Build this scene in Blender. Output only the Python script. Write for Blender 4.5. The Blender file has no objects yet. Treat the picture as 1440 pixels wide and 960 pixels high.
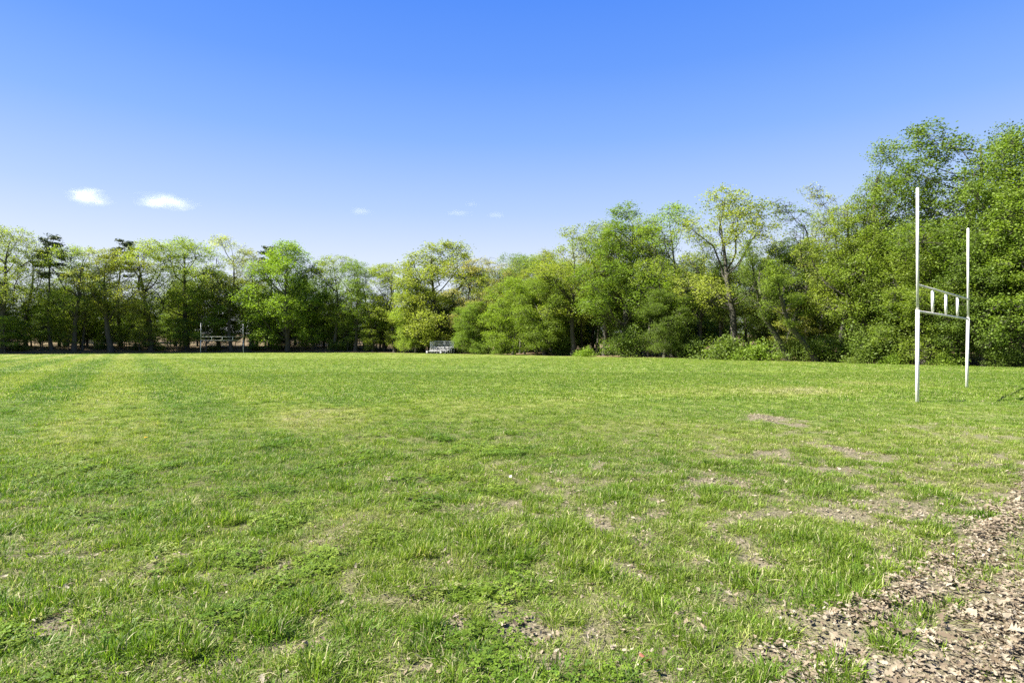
import bpy, bmesh, math, random
import numpy as np
from mathutils import Vector, Matrix

R = math.radians
F = 800.0            # focal length of the photograph in its own pixels (1440 wide)
CAM_H = 1.56         # eye height
HOR = 482.5          # row of the horizon

sc = bpy.context.scene
COL = sc.collection

# ------------------------------------------------------------------ helpers
def smooth(t):
    t = np.clip(t, 0.0, 1.0)
    return t * t * (3 - 2 * t)

def _hash(ix, iy, seed):
    n = (ix.astype(np.int64) * 374761393 + iy.astype(np.int64) * 668265263 + seed * 974634777) & 0xffffffff
    n = ((n ^ (n >> 13)) * 1274126177) & 0xffffffff
    n = n ^ (n >> 16)
    return (n & 0xffffff) / float(0xffffff)

def vnoise(x, y, seed=0):
    x = np.asarray(x, float); y = np.asarray(y, float)
    ix = np.floor(x); iy = np.floor(y)
    fx = x - ix; fy = y - iy
    fx = fx * fx * (3 - 2 * fx); fy = fy * fy * (3 - 2 * fy)
    a = _hash(ix, iy, seed); b = _hash(ix + 1, iy, seed)
    c = _hash(ix, iy + 1, seed); d = _hash(ix + 1, iy + 1, seed)
    return (a * (1 - fx) + b * fx) * (1 - fy) + (c * (1 - fx) + d * fx) * fy

def fbm(x, y, seed=0, octv=4):
    s = 0.0; a = 0.5; t = 0.0
    for o in range(octv):
        s = s + a * vnoise(np.asarray(x) * 2 ** o + 17.3 * o, np.asarray(y) * 2 ** o - 9.1 * o, seed + o)
        t += a; a *= 0.5
    return s / t

def gp(px, py):
    """place on the flat ground that the photograph shows at (px, py)"""
    Y = F * CAM_H / (py - HOR)
    return (px - 720) / F * Y, Y

def tag(o, label=None, cat=None, group=None, kind=None):
    if label: o['label'] = label
    if cat: o['category'] = cat
    if group: o['group'] = group
    if kind: o['kind'] = kind
    return o

def link(o, parent=None):
    COL.objects.link(o)
    if parent is not None:
        o.parent = parent
    return o

def empty(name, loc, rz=0.0, scale=(1, 1, 1)):
    o = bpy.data.objects.new(name, None)
    o.empty_display_size = 0.3
    o.location = loc; o.rotation_euler = (0, 0, rz); o.scale = scale
    return link(o)

def np_mesh(name, verts, faces, mat=None, smooth_shade=False, attrs=None):
    """verts (n,3), faces list of int arrays (m,k)"""
    me = bpy.data.meshes.new(name)
    verts = np.asarray(verts, np.float32)
    groups = [np.asarray(f, np.int32) for f in faces if len(f)]
    nloop = sum(g.size for g in groups); npoly = sum(len(g) for g in groups)
    me.vertices.add(len(verts)); me.vertices.foreach_set('co', verts.ravel())
    me.loops.add(nloop); me.polygons.add(npoly)
    me.loops.foreach_set('vertex_index', np.concatenate([g.ravel() for g in groups]))
    starts = []; p = 0
    for g in groups:
        k = g.shape[1]
        starts.append(p + np.arange(len(g)) * k); p += g.size
    me.polygons.foreach_set('loop_start', np.concatenate(starts).astype(np.int32))
    if smooth_shade:
        me.polygons.foreach_set('use_smooth', np.ones(npoly, bool))
    for k, v in (attrs or {}).items():
        v = np.asarray(v, np.float32)
        if v.ndim == 1:
            me.attributes.new(k, 'FLOAT', 'POINT').data.foreach_set('value', v)
        else:
            me.attributes.new(k, 'FLOAT_VECTOR', 'POINT').data.foreach_set('vector', v.ravel())
    me.update(calc_edges=True)
    if mat: me.materials.append(mat)
    return me

# ------------------------------------------------------------------ materials
def new_mat(name):
    m = bpy.data.materials.new(name); m.use_nodes = True
    nt = m.node_tree; nt.nodes.clear()
    out = nt.nodes.new('ShaderNodeOutputMaterial')
    return m, nt, out

class NT:
    def __init__(s, nt): s.nt = nt
    def n(s, t, **kw):
        nd = s.nt.nodes.new(t)
        for k, v in kw.items():
            if k.startswith('i_'):
                nd.inputs[k[2:].replace('_', ' ')].default_value = v
            else:
                setattr(nd, k, v)
        return nd
    def l(s, a, b): s.nt.links.new(a, b)
    def attr(s, name, typ='GEOMETRY'):
        a = s.n('ShaderNodeAttribute'); a.attribute_name = name; a.attribute_type = typ
        return a
    def ramp(s, src, stops, interp='LINEAR'):
        r = s.n('ShaderNodeValToRGB'); r.color_ramp.interpolation = interp
        e = r.color_ramp.elements
        while len(e) < len(stops): e.new(0.5)
        for el, (p, c) in zip(e, stops):
            el.position = p; el.color = (*c, 1) if len(c) == 3 else c
        s.l(src, r.inputs[0]); return r.outputs[0]
    def mix(s, fac, a, b, blend='MIX'):
        m = s.n('ShaderNodeMix', data_type='RGBA', blend_type=blend)
        for sock, v in ((m.inputs[0], fac), (m.inputs[6], a), (m.inputs[7], b)):
            if hasattr(v, 'is_output'): s.l(v, sock)
            elif isinstance(v, (int, float)): sock.default_value = v
            else: sock.default_value = (*v, 1)
        return m.outputs[2]
    def math(s, op, a, b=0.0):
        m = s.n('ShaderNodeMath', operation=op)
        for sock, v in ((m.inputs[0], a), (m.inputs[1], b)):
            if hasattr(v, 'is_output'): s.l(v, sock)
            else: sock.default_value = v
        return m.outputs[0]
    def noise(s, vec, scale, detail=4, rough=0.6):
        n = s.n('ShaderNodeTexNoise'); n.inputs['Scale'].default_value = scale
        n.inputs['Detail'].default_value = detail; n.inputs['Roughness'].default_value = rough
        if vec is not None: s.l(vec, n.inputs['Vector'])
        return n.outputs['Fac']

def leaf_shader(h, color, transl=0.4, rough=0.55, tint_t=(1.0, 1.08, 0.5), spec=0.25):
    """thin leaf: reflecting face and light coming through from the other side"""
    p = h.n('ShaderNodeBsdfPrincipled')
    p.inputs['Roughness'].default_value = rough
    p.inputs['Specular IOR Level'].default_value = spec
    h.l(color, p.inputs['Base Color'])
    t = h.n('ShaderNodeBsdfTranslucent')
    tc = h.mix(1.0, color, tint_t, 'MULTIPLY'); h.l(tc, t.inputs['Color'])
    m = h.n('ShaderNodeMixShader'); m.inputs[0].default_value = transl
    h.l(p.outputs[0], m.inputs[1]); h.l(t.outputs[0], m.inputs[2])
    return m.outputs[0]

def mat_foliage():
    m, nt, out = new_mat('foliage'); h = NT(nt)
    oi = h.n('ShaderNodeObjectInfo')
    lv = h.attr('lv').outputs['Fac']
    c1 = h.mix(lv, (0.62, 0.70, 0.42), (1.46, 1.38, 1.1))
    c = h.mix(1.0, oi.outputs['Color'], c1, 'MULTIPLY')
    h.l(leaf_shader(h, c, 0.5), out.inputs[0])
    return m

def mat_needles():
    m, nt, out = new_mat('pine_needles'); h = NT(nt)
    lv = h.attr('lv').outputs['Fac']
    c = h.mix(lv, (0.035, 0.055, 0.022), (0.075, 0.105, 0.04))
    h.l(leaf_shader(h, c, 0.15), out.inputs[0])
    return m

def mat_bark():
    m, nt, out = new_mat('bark'); h = NT(nt)
    oi = h.n('ShaderNodeObjectInfo')
    tc = h.n('ShaderNodeTexCoord')
    mp = h.n('ShaderNodeMapping'); mp.inputs['Scale'].default_value = (1, 1, 0.18)
    h.l(tc.outputs['Object'], mp.inputs[0])
    n = h.noise(mp.outputs[0], 9.0, 5, 0.7)
    n2 = h.noise(tc.outputs['Object'], 0.8, 3)
    c = h.ramp(n, [(0.3, (0.02, 0.016, 0.011)), (0.55, (0.058, 0.049, 0.037)), (0.75, (0.115, 0.10, 0.08))])
    c = h.mix(h.math('MULTIPLY', n2, 0.5), c, (0.05, 0.056, 0.032))
    c = h.mix(1.0, c, oi.outputs['Color'], 'MULTIPLY')
    b = h.n('ShaderNodeBsdfPrincipled'); b.inputs['Roughness'].default_value = 0.9
    h.l(c, b.inputs['Base Color'])
    bp = h.n('ShaderNodeBump'); bp.inputs['Distance'].default_value = 0.03
    h.l(n, bp.inputs['Height']); h.l(bp.outputs[0], b.inputs['Normal'])
    h.l(b.outputs[0], out.inputs[0])
    return m

def mat_grass():
    m, nt, out = new_mat('grass_blades'); h = NT(nt)
    bv = h.attr('bv').outputs['Fac']
    hue = h.attr('hue', 'INSTANCER').outputs['Fac']
    tint = h.attr('tint', 'INSTANCER').outputs['Fac']
    g = h.ramp(hue, [(0.0, (0.0564, 0.1346, 0.0163)), (0.3, (0.1058, 0.1906, 0.0163)), (0.6, (0.1693, 0.2467, 0.0244)),
                     (0.8, (0.2399, 0.2766, 0.0652)), (1.0, (0.3246, 0.3140, 0.1630))])
    v = h.mix(bv, (0.56, 0.61, 0.54), (1.27, 1.21, 1.29))
    c = h.mix(1.0, g, v, 'MULTIPLY')
    straw = h.math('GREATER_THAN', bv, 0.90)
    c = h.mix(h.math('MULTIPLY', straw, 0.75), c, (0.46, 0.40, 0.25))
    t2 = h.mix(tint, (0.80, 0.82, 0.8), (1.2, 1.18, 1.2))
    c = h.mix(1.0, c, t2, 'MULTIPLY')
    h.l(leaf_shader(h, c, 0.45, 0.55, (1.05, 1.1, 0.6), 0.2), out.inputs[0])
    return m

def mat_deadleaf():
    m, nt, out = new_mat('dead_leaf'); h = NT(nt)
    tint = h.attr('tint', 'INSTANCER').outputs['Fac']
    tc = h.n('ShaderNodeTexCoord')
    n = h.noise(tc.outputs['Object'], 40, 3)
    c = h.ramp(tint, [(0.0, (0.115, 0.088, 0.058)), (0.25, (0.175, 0.138, 0.09)), (0.55, (0.235, 0.2, 0.14)),
                      (0.85, (0.305, 0.27, 0.198)), (0.97, (0.37, 0.325, 0.25)), (1.0, (0.2, 0.1, 0.055))])
    c = h.mix(1.0, c, h.mix(n, (0.65, 0.62, 0.6), (1.25, 1.25, 1.25)), 'MULTIPLY')
    h.l(leaf_shader(h, c, 0.18, 0.7, (1.1, 0.9, 0.7), 0.2), out.inputs[0])
    return m

def mat_ground():
    m, nt, out = new_mat('lawn_and_woodland_floor'); h = NT(nt)
    tc = h.n('ShaderNodeTexCoord'); P = tc.outputs['Object']
    bare = h.attr('bare').outputs['Fac']; forest = h.attr('forest').outputs['Fac']
    hue = h.attr('hue').outputs['Fac']
    n1 = h.noise(P, 2.3, 6, 0.7); n2 = h.noise(P, 11, 5, 0.75); n3 = h.noise(P, 60, 4, 0.7)
    hh = h.math('ADD', hue, h.math('MULTIPLY', h.math('SUBTRACT', n1, 0.5), 0.55))
    g = h.ramp(hh, [(0.0, (0.0517, 0.1022, 0.0144)), (0.3, (0.0861, 0.1387, 0.0159)), (0.6, (0.1240, 0.1715, 0.0223)),
                    (0.8, (0.1722, 0.1934, 0.0525)), (1.0, (0.2204, 0.2116, 0.1114))])
    g = h.mix(1.0, g, h.ramp(n2, [(0.25, (0.62, 0.66, 0.6)), (0.5, (1, 1, 1)), (0.78, (1.35, 1.28, 1.3))]), 'MULTIPLY')
    thatch = h.ramp(n3, [(0.3, (0.0850, 0.0723, 0.0382)), (0.6, (0.1870, 0.1573, 0.0892)), (0.8, (0.2805, 0.2380, 0.1530))])
    g = h.mix(h.math('MULTIPLY', h.ramp(n2, [(0.42, (0, 0, 0)), (0.62, (1, 1, 1))]), 0.5), g, thatch)
    cover = h.attr('cover').outputs['Fac']
    turf = h.ramp(n3, [(0.3, (0.0340, 0.0306, 0.0153)), (0.55, (0.0808, 0.0748, 0.0357)), (0.75, (0.1700, 0.1530, 0.0850))])
    g = h.mix(h.math('MULTIPLY', cover, 0.8), g, turf)
    soil = h.ramp(n3, [(0.28, (0.0423, 0.0363, 0.0234)), (0.5, (0.1118, 0.0972, 0.0611)), (0.72, (0.2237, 0.2017, 0.1328))])
    soil = h.mix(h.math('MULTIPLY', n2, 0.5), soil, (0.1619, 0.1440, 0.0925))
    bf = h.math('ADD', bare, h.math('MULTIPLY', h.math('SUBTRACT', n2, 0.5), 0.7))
    bf = h.ramp(bf, [(0.20, (0, 0, 0)), (0.50, (1, 1, 1))])
    c = h.mix(bf, g, soil)
    fl = h.ramp(n2, [(0.25, (0.045, 0.032, 0.02)), (0.5, (0.13, 0.09, 0.055)), (0.75, (0.25, 0.17, 0.10))])
    fl = h.mix(h.ramp(n1, [(0.52, (0, 0, 0)), (0.62, (1, 1, 1))]), fl, (0.055, 0.085, 0.022))
    ff = h.math('ADD', forest, h.math('MULTIPLY', h.math('SUBTRACT', n1, 0.5), 0.5))
    ff = h.ramp(ff, [(0.4, (0, 0, 0)), (0.6, (1, 1, 1))])
    c = h.mix(ff, c, fl)
    b = h.n('ShaderNodeBsdfPrincipled'); b.inputs['Roughness'].default_value = 0.95
    b.inputs['Specular IOR Level'].default_value = 0.1
    h.l(c, b.inputs['Base Color'])
    bp = h.n('ShaderNodeBump'); bp.inputs['Distance'].default_value = 0.04; bp.inputs['Strength'].default_value = 0.8
    h.l(h.math('ADD', n2, h.math('MULTIPLY', n3, 0.35)), bp.inputs['Height']); h.l(bp.outputs[0], b.inputs['Normal'])
    h.l(b.outputs[0], out.inputs[0])
    return m

def mat_paint():
    m, nt, out = new_mat('weathered_white_paint'); h = NT(nt)
    tc = h.n('ShaderNodeTexCoord'); P = tc.outputs['Object']
    n = h.noise(P, 14, 5, 0.7); n2 = h.noise(P, 3, 3)
    c = h.ramp(n, [(0.3, (0.4816, 0.4730, 0.4300)), (0.55, (0.6364, 0.6364, 0.6106))])
    chips = h.ramp(h.math('ADD', n, h.math('MULTIPLY', n2, 0.35)), [(0.82, (0, 0, 0)), (0.88, (1, 1, 1))])
    c = h.mix(chips, c, (0.2580, 0.2064, 0.1548))
    b = h.n('ShaderNodeBsdfPrincipled'); b.inputs['Roughness'].default_value = 0.5
    h.l(c, b.inputs['Base Color']); h.l(b.outputs[0], out.inputs[0])
    return m

def mat_worn_bar():
    m, nt, out = new_mat('worn_painted_steel'); h = NT(nt)
    tc = h.n('ShaderNodeTexCoord'); P = tc.outputs['Object']
    n = h.noise(P, 7, 5, 0.7)
    c = h.ramp(n, [(0.32, (0.30, 0.27, 0.20)), (0.5, (0.52, 0.50, 0.43)), (0.7, (0.66, 0.65, 0.6))])
    b = h.n('ShaderNodeBsdfPrincipled'); b.inputs['Roughness'].default_value = 0.6
    h.l(c, b.inputs['Base Color']); h.l(b.outputs[0], out.inputs[0])
    return m

def mat_metal(name, col, rough=0.4, metallic=0.9):
    m, nt, out = new_mat(name); h = NT(nt)
    tc = h.n('ShaderNodeTexCoord')
    n = h.noise(tc.outputs['Object'], 6, 4)
    c = h.mix(n, tuple(x * 0.85 for x in col), tuple(min(1, x * 1.1) for x in col))
    b = h.n('ShaderNodeBsdfPrincipled'); b.inputs['Roughness'].default_value = rough
    b.inputs['Metallic'].default_value = metallic
    h.l(c, b.inputs['Base Color']); h.l(b.outputs[0], out.inputs[0])
    return m

def mat_plain(name, col, rough=0.8):
    m, nt, out = new_mat(name); h = NT(nt)
    tc = h.n('ShaderNodeTexCoord')
    n = h.noise(tc.outputs['Object'], 30, 3)
    c = h.mix(n, tuple(x * 0.75 for x in col), tuple(min(1, x * 1.2) for x in col))
    b = h.n('ShaderNodeBsdfPrincipled'); b.inputs['Roughness'].default_value = rough
    h.l(c, b.inputs['Base Color']); h.l(b.outputs[0], out.inputs[0])
    return m

M_FOL = mat_foliage(); M_NEED = mat_needles(); M_BARK = mat_bark(); M_GRASS = mat_grass()
M_LEAF = mat_deadleaf(); M_GROUND = mat_ground(); M_PAINT = mat_paint(); M_BAR = mat_worn_bar()
M_ALU = mat_metal('brushed_aluminium', (0.70, 0.70, 0.69), 0.45, 0.25)
M_GALV = mat_metal('galvanised_steel', (0.40, 0.42, 0.43), 0.45, 0.5)
M_TYRE = mat_plain('tyre_rubber', (0.03, 0.03, 0.03)); M_RIM = mat_plain('white_rim', (0.45, 0.45, 0.43), 0.5)

# ------------------------------------------------------------------ the lie of the land
LINE = np.array([(70, -12), (52, 10), (40, 25), (32.4, 36), (26.4, 44), (17.4, 58), (7.0, 71), (-3, 83), (-11.5, 98),
                 (-25, 109), (-46, 115), (-63, 114.5), (-78, 106), (-90, 97), (-104, 84), (-120, 62), (-132, 40)], float)
FIELD = np.vstack([LINE, [(-132, -60), (70, -60)]])

def sdist(x, y):
    """metres behind the edge of the wood (negative on the lawn)"""
    x = np.asarray(x, float); y = np.asarray(y, float)
    d = np.full(x.shape, 1e9); inside = np.zeros(x.shape, bool)
    n = len(FIELD)
    for i in range(n):
        ax, ay = FIELD[i]; bx, by = FIELD[(i + 1) % n]
        if i < len(LINE) - 1:
            ex, ey = bx - ax, by - ay
            t = np.clip(((x - ax) * ex + (y - ay) * ey) / (ex * ex + ey * ey), 0, 1)
            d = np.minimum(d, np.hypot(x - ax - t * ex, y - ay - t * ey))
        cond = (ay > y) != (by > y)
        with np.errstate(divide='ignore', invalid='ignore'):
            xi = (bx - ax) * (y - ay) / (by - ay + 1e-12) + ax
        inside ^= cond & (x < xi)
    return np.where(inside, -d, d)

def terrain(x, y):
    x = np.asarray(x, float); y = np.asarray(y, float)
    s = -0.577 * x + 0.817 * y
    z = -0.30 * smooth((s - 35) / 85)
    z = z + 0.10 * (fbm(x / 9, y / 9, 3, 3) - 0.5) * smooth((np.hypot(x, y) - 4) / 20) * (1 - smooth((y - 60) / 30))
    near = 1 - smooth((np.hypot(x, y - 4) - 16) / 14)
    z = z + near * (0.06 * (fbm(x / 1.1, y / 1.1, 5, 3) - 0.5) + 0.055 * (fbm(x / 0.33, y / 0.33, 6, 2) - 0.5))
    sd = sdist(x, y)
    left = smooth((-x - 18) / 20)
    z = z + left * 1.15 * smooth((sd + 0.5) / 9) + (1 - left) * 0.35 * smooth((sd - 1) / 14)
    z = z + 4.0 * smooth((sd - 12) / 90)
    return z

PATCH = [(1085,590,38,7),(1180,632,36,11),(1150,660,45,7),(1005,680,36,13),(1065,690,50,8),(1275,718,32,9),(1340,740,32,11),
         (870,735,30,6),(230,800,34,10),(345,790,48,8),(130,780,22,9),(400,885,60,15),(115,862,44,10),(425,940,40,10),
         (545,668,18,5),(848,660,20,6),(1030,768,60,11),(1175,765,36,8),(815,778,66,10),(740,872,34,20),(742,925,52,20),
         (1000,880,30,12),(1225,885,60,18),(1150,930,66,26),(1370,785,60,20),(1425,715,36,22),(1400,905,80,50),
         (1300,945,80,25),(60,885,40,8),(925,665,22,5),(1090,640,30,5),(990,700,25,6),(1315,722,30,6),(290,890,30,8),
         (640,860,26,8),(560,745,20,5),(880,800,30,7),(960,850,24,8),(1110,800,40,7),(660,925,30,10),(20,850,30,8),(520,880,22,7)]
PATCHW = []
for (px, py, rx, ry) in PATCH:
    X, Y = gp(px, py); Y2 = gp(px, py - ry)[1]; Y1 = gp(px, py + ry)[1]
    PATCHW.append((X, Y, rx / F * Y, max(0.06, (Y2 - Y1) / 2)))

BAND = [gp(*p) for p in ((1500, 650), (1435, 712), (1385, 765), (1285, 828), (1205, 880), (1150, 930), (1110, 985))]
BAND2 = [gp(*p) for p in ((1600, 790), (1500, 835), (1425, 880), (1375, 925), (1320, 985), (1290, 1040))]

def seg_d(x, y, pts):
    d = np.full(np.shape(x), 1e9)
    for (ax, ay), (bx, by) in zip(pts[:-1], pts[1:]):
        ex, ey = bx - ax, by - ay
        t = np.clip(((x - ax) * ex + (y - ay) * ey) / (ex * ex + ey * ey), 0, 1)
        d = np.minimum(d, np.hypot(x - ax - t * ex, y - ay - t * ey))
    return d

def bare(x, y):
    x = np.asarray(x, float); y = np.asarray(y, float)
    b = np.zeros(x.shape); x0, y0 = x, y
    xb = x0 + 0.3 * (fbm(x0 / 0.4, y0 / 0.4, 81, 3) - 0.5); yb = y0 + 0.3 * (fbm(x0 / 0.4, y0 / 0.4, 83, 3) - 0.5)
    x = x0 + 0.9 * (fbm(x0 / 0.4, y0 / 0.4, 61, 4) - 0.5); y = y0 + 1.1 * (fbm(x0 / 0.4, y0 / 0.4, 67, 4) - 0.5)
    for (X, Y, rx, ry) in PATCHW:
        q = ((x - X) / rx) ** 2 + ((y - Y) / ry) ** 2
        b = np.maximum(b, np.exp(-q * 0.9))
    b = b * 0.95
    d1 = seg_d(xb, yb, BAND); d2 = seg_d(xb, yb, BAND2)
    b = np.maximum(b, 1.0 * np.exp(-(d1 / 0.17) ** 2))
    b = np.maximum(b, 1.15 * np.exp(-(d2 / 0.30) ** 2))
    n = fbm(x0 / 0.3, y0 / 0.3, 11, 4)
    b = b * np.clip(0.10 + 1.75 * n, 0, 1.25)
    # small thin spots all over the worn near part
    wear = np.clip(1.15 - y / 15.0, 0, 1) * np.clip(0.62 + 0.07 * x, 0.25, 1.0)
    sp = fbm(x / 0.8, y / 0.8, 23, 4)
    b = np.maximum(b, smooth((sp - 0.555) / 0.12) * wear * 0.8)
    thin = smooth((fbm(x0 / 0.27, y0 / 0.27, 71, 3) - 0.47) / 0.16) * np.clip(1.35 - y0 / 12, 0, 1) * np.clip(0.74 + 0.06 * x0, 0.5, 1.0)
    b = np.maximum(b, (0.52 + 0.2 * (fbm(x0 / 0.9, y0 / 0.9, 77, 2) - 0.4)) * thin)
    return np.clip(b, 0, 1)

PALE = [(1130,550,110,7,.40),(960,552,90,6,.30),(1230,540,60,6,.22),(400,592,95,13,.26),(560,578,120,10,.24),(330,600,50,8,.2),
        (960,600,120,14,.14),(1350,620,120,25,.20),(760,565,140,10,.16),(1390,680,90,25,.16),(1050,620,120,20,.12),(1000,720,120,24,.12)]
PALEW = []
for (px, py, rx, ry, a) in PALE:
    X, Y = gp(px, py); Y2 = gp(px, py - ry)[1]; Y1 = gp(px, py + ry)[1]
    PALEW.append((X, Y, rx / F * Y, (Y2 - Y1) / 2, a))

def hue_of(x, y):
    """0 deep green ... 1 straw, with the mower's stripes along the field"""
    x = np.asarray(x, float); y = np.asarray(y, float)
    h = 0.425 + 0.31 * (fbm(x / 2.2, y / 2.2, 31, 4) - 0.5) + 0.34 * (fbm(x / 0.5, y / 0.5, 37, 3) - 0.5)
    h = h + 0.13 * (fbm(x / 11, y / 11, 41, 3) - 0.5)
    for (X, Y, rx, ry, a) in PALEW:
        h = h + a * np.exp(-((x - X) / rx) ** 2 - ((y - Y) / ry) ** 2)
    c = 0.829 * x + 0.559 * y + 0.35 * (fbm(x / 6, y / 6, 43, 2) - 0.5)
    w = np.mod(c + 1.29, 3.6) / 3.6
    st = np.where(w < 0.5, 1.0, -1.0) * np.minimum(1, np.minimum(np.abs(w - 0.5), np.minimum(w, 1 - w)) * 14)
    fade = smooth((8 - 0.829 * x - 0.559 * y) / 12 + 0.15) * smooth((y - 5) / 6)
    h = h + 0.18 * st * fade
    h = h + 0.16 * smooth((y - 25) / 60)
    return h

# ground: one sheet, close-meshed near the worn end, coarse towards the horizon
def axis(spans):
    a = []
    for s0, s1, st in spans:
        a.append(np.arange(s0, s1, st))
    return np.concatenate(a + [[spans[-1][1]]])
gx = axis([(-900, -300, 60), (-300, -150, 8), (-150, -14, 0.9), (-14, 14, 0.09), (14, 90, 0.9), (90, 300, 10), (300, 900, 60)])
gy = axis([(-200, -20, 12), (-20, 1.2, 0.8), (1.2, 15, 0.09), (15, 24, 0.2), (24, 160, 0.9), (160, 300, 8), (300, 1200, 60)])
GX, GY = np.meshgrid(gx, gy)
fx, fy = GX.ravel(), GY.ravel()
gz = terrain(fx, fy)
nx, ny = len(gx), len(gy)
idx = np.arange(nx * ny).reshape(ny, nx)
quads = np.stack([idx[:-1, :-1], idx[:-1, 1:], idx[1:, 1:], idx[1:, :-1]], -1).reshape(-1, 4)
forest = smooth((sdist(fx, fy) + 0.6) / 1.4)
bmask = np.where((np.abs(fx) < 25) & (fy < 30) & (fy > -5), bare(fx, fy), 0)
me = np_mesh('ground', np.stack([fx, fy, gz], 1), [quads], M_GROUND, True,
             {'cover': 1 - smooth((np.hypot(fx, fy) - 7) / 9), 'bare': bmask, 'forest': forest, 'hue': hue_of(fx, fy)})
ground = link(bpy.data.objects.new('ground', me)); tag(ground, kind='structure')

def tz(x, y):
    return float(terrain(np.array([x]), np.array([y]))[0])

# ------------------------------------------------------------------ scattering
def scatter(name, protos, pos, rot, scale, attrs, mat):
    """points carrying rotation, scale and which prototype; geometry nodes put the pieces there"""
    me = np_mesh(name, pos, [], None) if False else bpy.data.meshes.new(name)
    me.vertices.add(len(pos)); me.vertices.foreach_set('co', np.asarray(pos, np.float32).ravel())
    def put(k, v, t):
        a = me.attributes.new(k, t, 'POINT')
        a.data.foreach_set('vector' if t == 'FLOAT_VECTOR' else 'value', np.asarray(v, np.int32 if t == 'INT' else np.float32).ravel())
    put('prot', rot, 'FLOAT_VECTOR'); put('pscale', scale, 'FLOAT_VECTOR')
    for k, v in attrs.items():
        put(k, v, 'INT' if k == 'pick' else 'FLOAT')
    o = link(bpy.data.objects.new(name, me))
    ng = bpy.data.node_groups.new(name + '_nodes', 'GeometryNodeTree')
    ng.interface.new_socket('Geometry', in_out='INPUT', socket_type='NodeSocketGeometry')
    ng.interface.new_socket('Geometry', in_out='OUTPUT', socket_type='NodeSocketGeometry')
    gi = ng.nodes.new('NodeGroupInput'); go = ng.nodes.new('NodeGroupOutput')
    join = ng.nodes.new('GeometryNodeJoinGeometry')
    for p in reversed(protos):
        oi = ng.nodes.new('GeometryNodeObjectInfo'); oi.inputs['Object'].default_value = p
        oi.inputs['As Instance'].default_value = True
        ng.links.new(oi.outputs['Geometry'], join.inputs[0])
    iop = ng.nodes.new('GeometryNodeInstanceOnPoints')
    iop.inputs['Pick Instance'].default_value = True
    def named(k, t):
        n = ng.nodes.new('GeometryNodeInputNamedAttribute'); n.data_type = t
        n.inputs['Name'].default_value = k
        return n.outputs['Attribute']
    ng.links.new(gi.outputs[0], iop.inputs['Points']); ng.links.new(join.outputs[0], iop.inputs['Instance'])
    ng.links.new(named('pick', 'INT'), iop.inputs['Instance Index'])
    e2r = ng.nodes.new('FunctionNodeEulerToRotation')
    ng.links.new(named('prot', 'FLOAT_VECTOR'), e2r.inputs[0]); ng.links.new(e2r.outputs[0], iop.inputs['Rotation'])
    ng.links.new(named('pscale', 'FLOAT_VECTOR'), iop.inputs['Scale'])
    ng.links.new(iop.outputs[0], go.inputs[0])
    md = o.modifiers.new('scatter', 'NODES'); md.node_group = ng
    return o

rng = np.random.default_rng(7)

def blade_tuft(seed, n, rad, hmin, hmax, width, lean, name, base=0.28, splay=0.0):
    r = np.random.default_rng(seed)
    V = []; Fq = []; Ft = []; bv = []
    for i in range(n):
        a = r.uniform(0, 2 * math.pi); q = rad * math.sqrt(r.uniform()); bx, by = q * math.cos(a), q * math.sin(a)
        ln = r.uniform(hmin, hmax); w = width * r.uniform(0.7, 1.3)
        da = a + r.normal(0, 0.9); th = min(1.3, abs(r.normal(base, lean)) + splay * q); ln *= 1 - 2.2 * q * (splay > 0); dx, dy = math.cos(da), math.sin(da)
        sx, sy = -dy, dx
        tw = r.normal(0, 0.5); sx, sy = sx * math.cos(tw) + dx * math.sin(tw), sy * math.cos(tw) + dy * math.sin(tw)
        b0 = len(V); x, y, z = bx, by, -0.012; t = th
        for k, (f, ww) in enumerate(((0, 0.8), (0.45, 1.0), (0.8, 0.7))):
            if k:
                st = ln * (0.45 if k == 1 else 0.35)
                x += dx * math.sin(t) * st; y += dy * math.sin(t) * st; z += math.cos(t) * st
                t = min(1.62, t + th * 0.9)
            V += [(x - sx * w * ww / 2, y - sy * w * ww / 2, z), (x + sx * w * ww / 2, y + sy * w * ww / 2, z)]
        st = ln * 0.2
        V.append((x + dx * math.sin(t) * st, y + dy * math.sin(t) * st, z + math.cos(t) * st))
        Fq += [(b0, b0 + 1, b0 + 3, b0 + 2), (b0 + 2, b0 + 3, b0 + 5, b0 + 4)]; Ft.append((b0 + 4, b0 + 5, b0 + 6))
        bv += [r.uniform()] * 7
    me = np_mesh(name, V, [np.array(Fq), np.array(Ft)], M_GRASS, False, {'bv': bv})
    return bpy.data.objects.new(name, me)

def clover_tuft(seed, name):
    r = np.random.default_rng(seed)
    V = []; T = []; bv = []
    for i in range(34):
        a = r.uniform(0, 6.28); q = 0.11 * math.sqrt(r.uniform()); cx, cy, cz = q * math.cos(a), q * math.sin(a), r.uniform(0.015, 0.06)
        val = r.uniform(0, 0.85)
        nrm = Vector((r.normal(0, .35), r.normal(0, .35), 1)).normalized()
        u = nrm.orthogonal().normalized(); v = nrm.cross(u)
        for k in range(3):
            an = k * 2.094 + a; d = u * math.cos(an) + v * math.sin(an); e = nrm.cross(d)
            b0 = len(V); s = r.uniform(.010, .016); c = Vector((cx, cy, cz))
            for p in (c, c + d * s + e * s * .6, c + d * s * 1.5, c + d * s - e * s * .6):
                V.append(tuple(p))
            T.append((b0, b0 + 1, b0 + 2, b0 + 3)); bv += [val] * 4
    me = np_mesh(name, V, [np.array(T)], M_GRASS, False, {'bv': bv})
    return bpy.data.objects.new(name, me)

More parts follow.
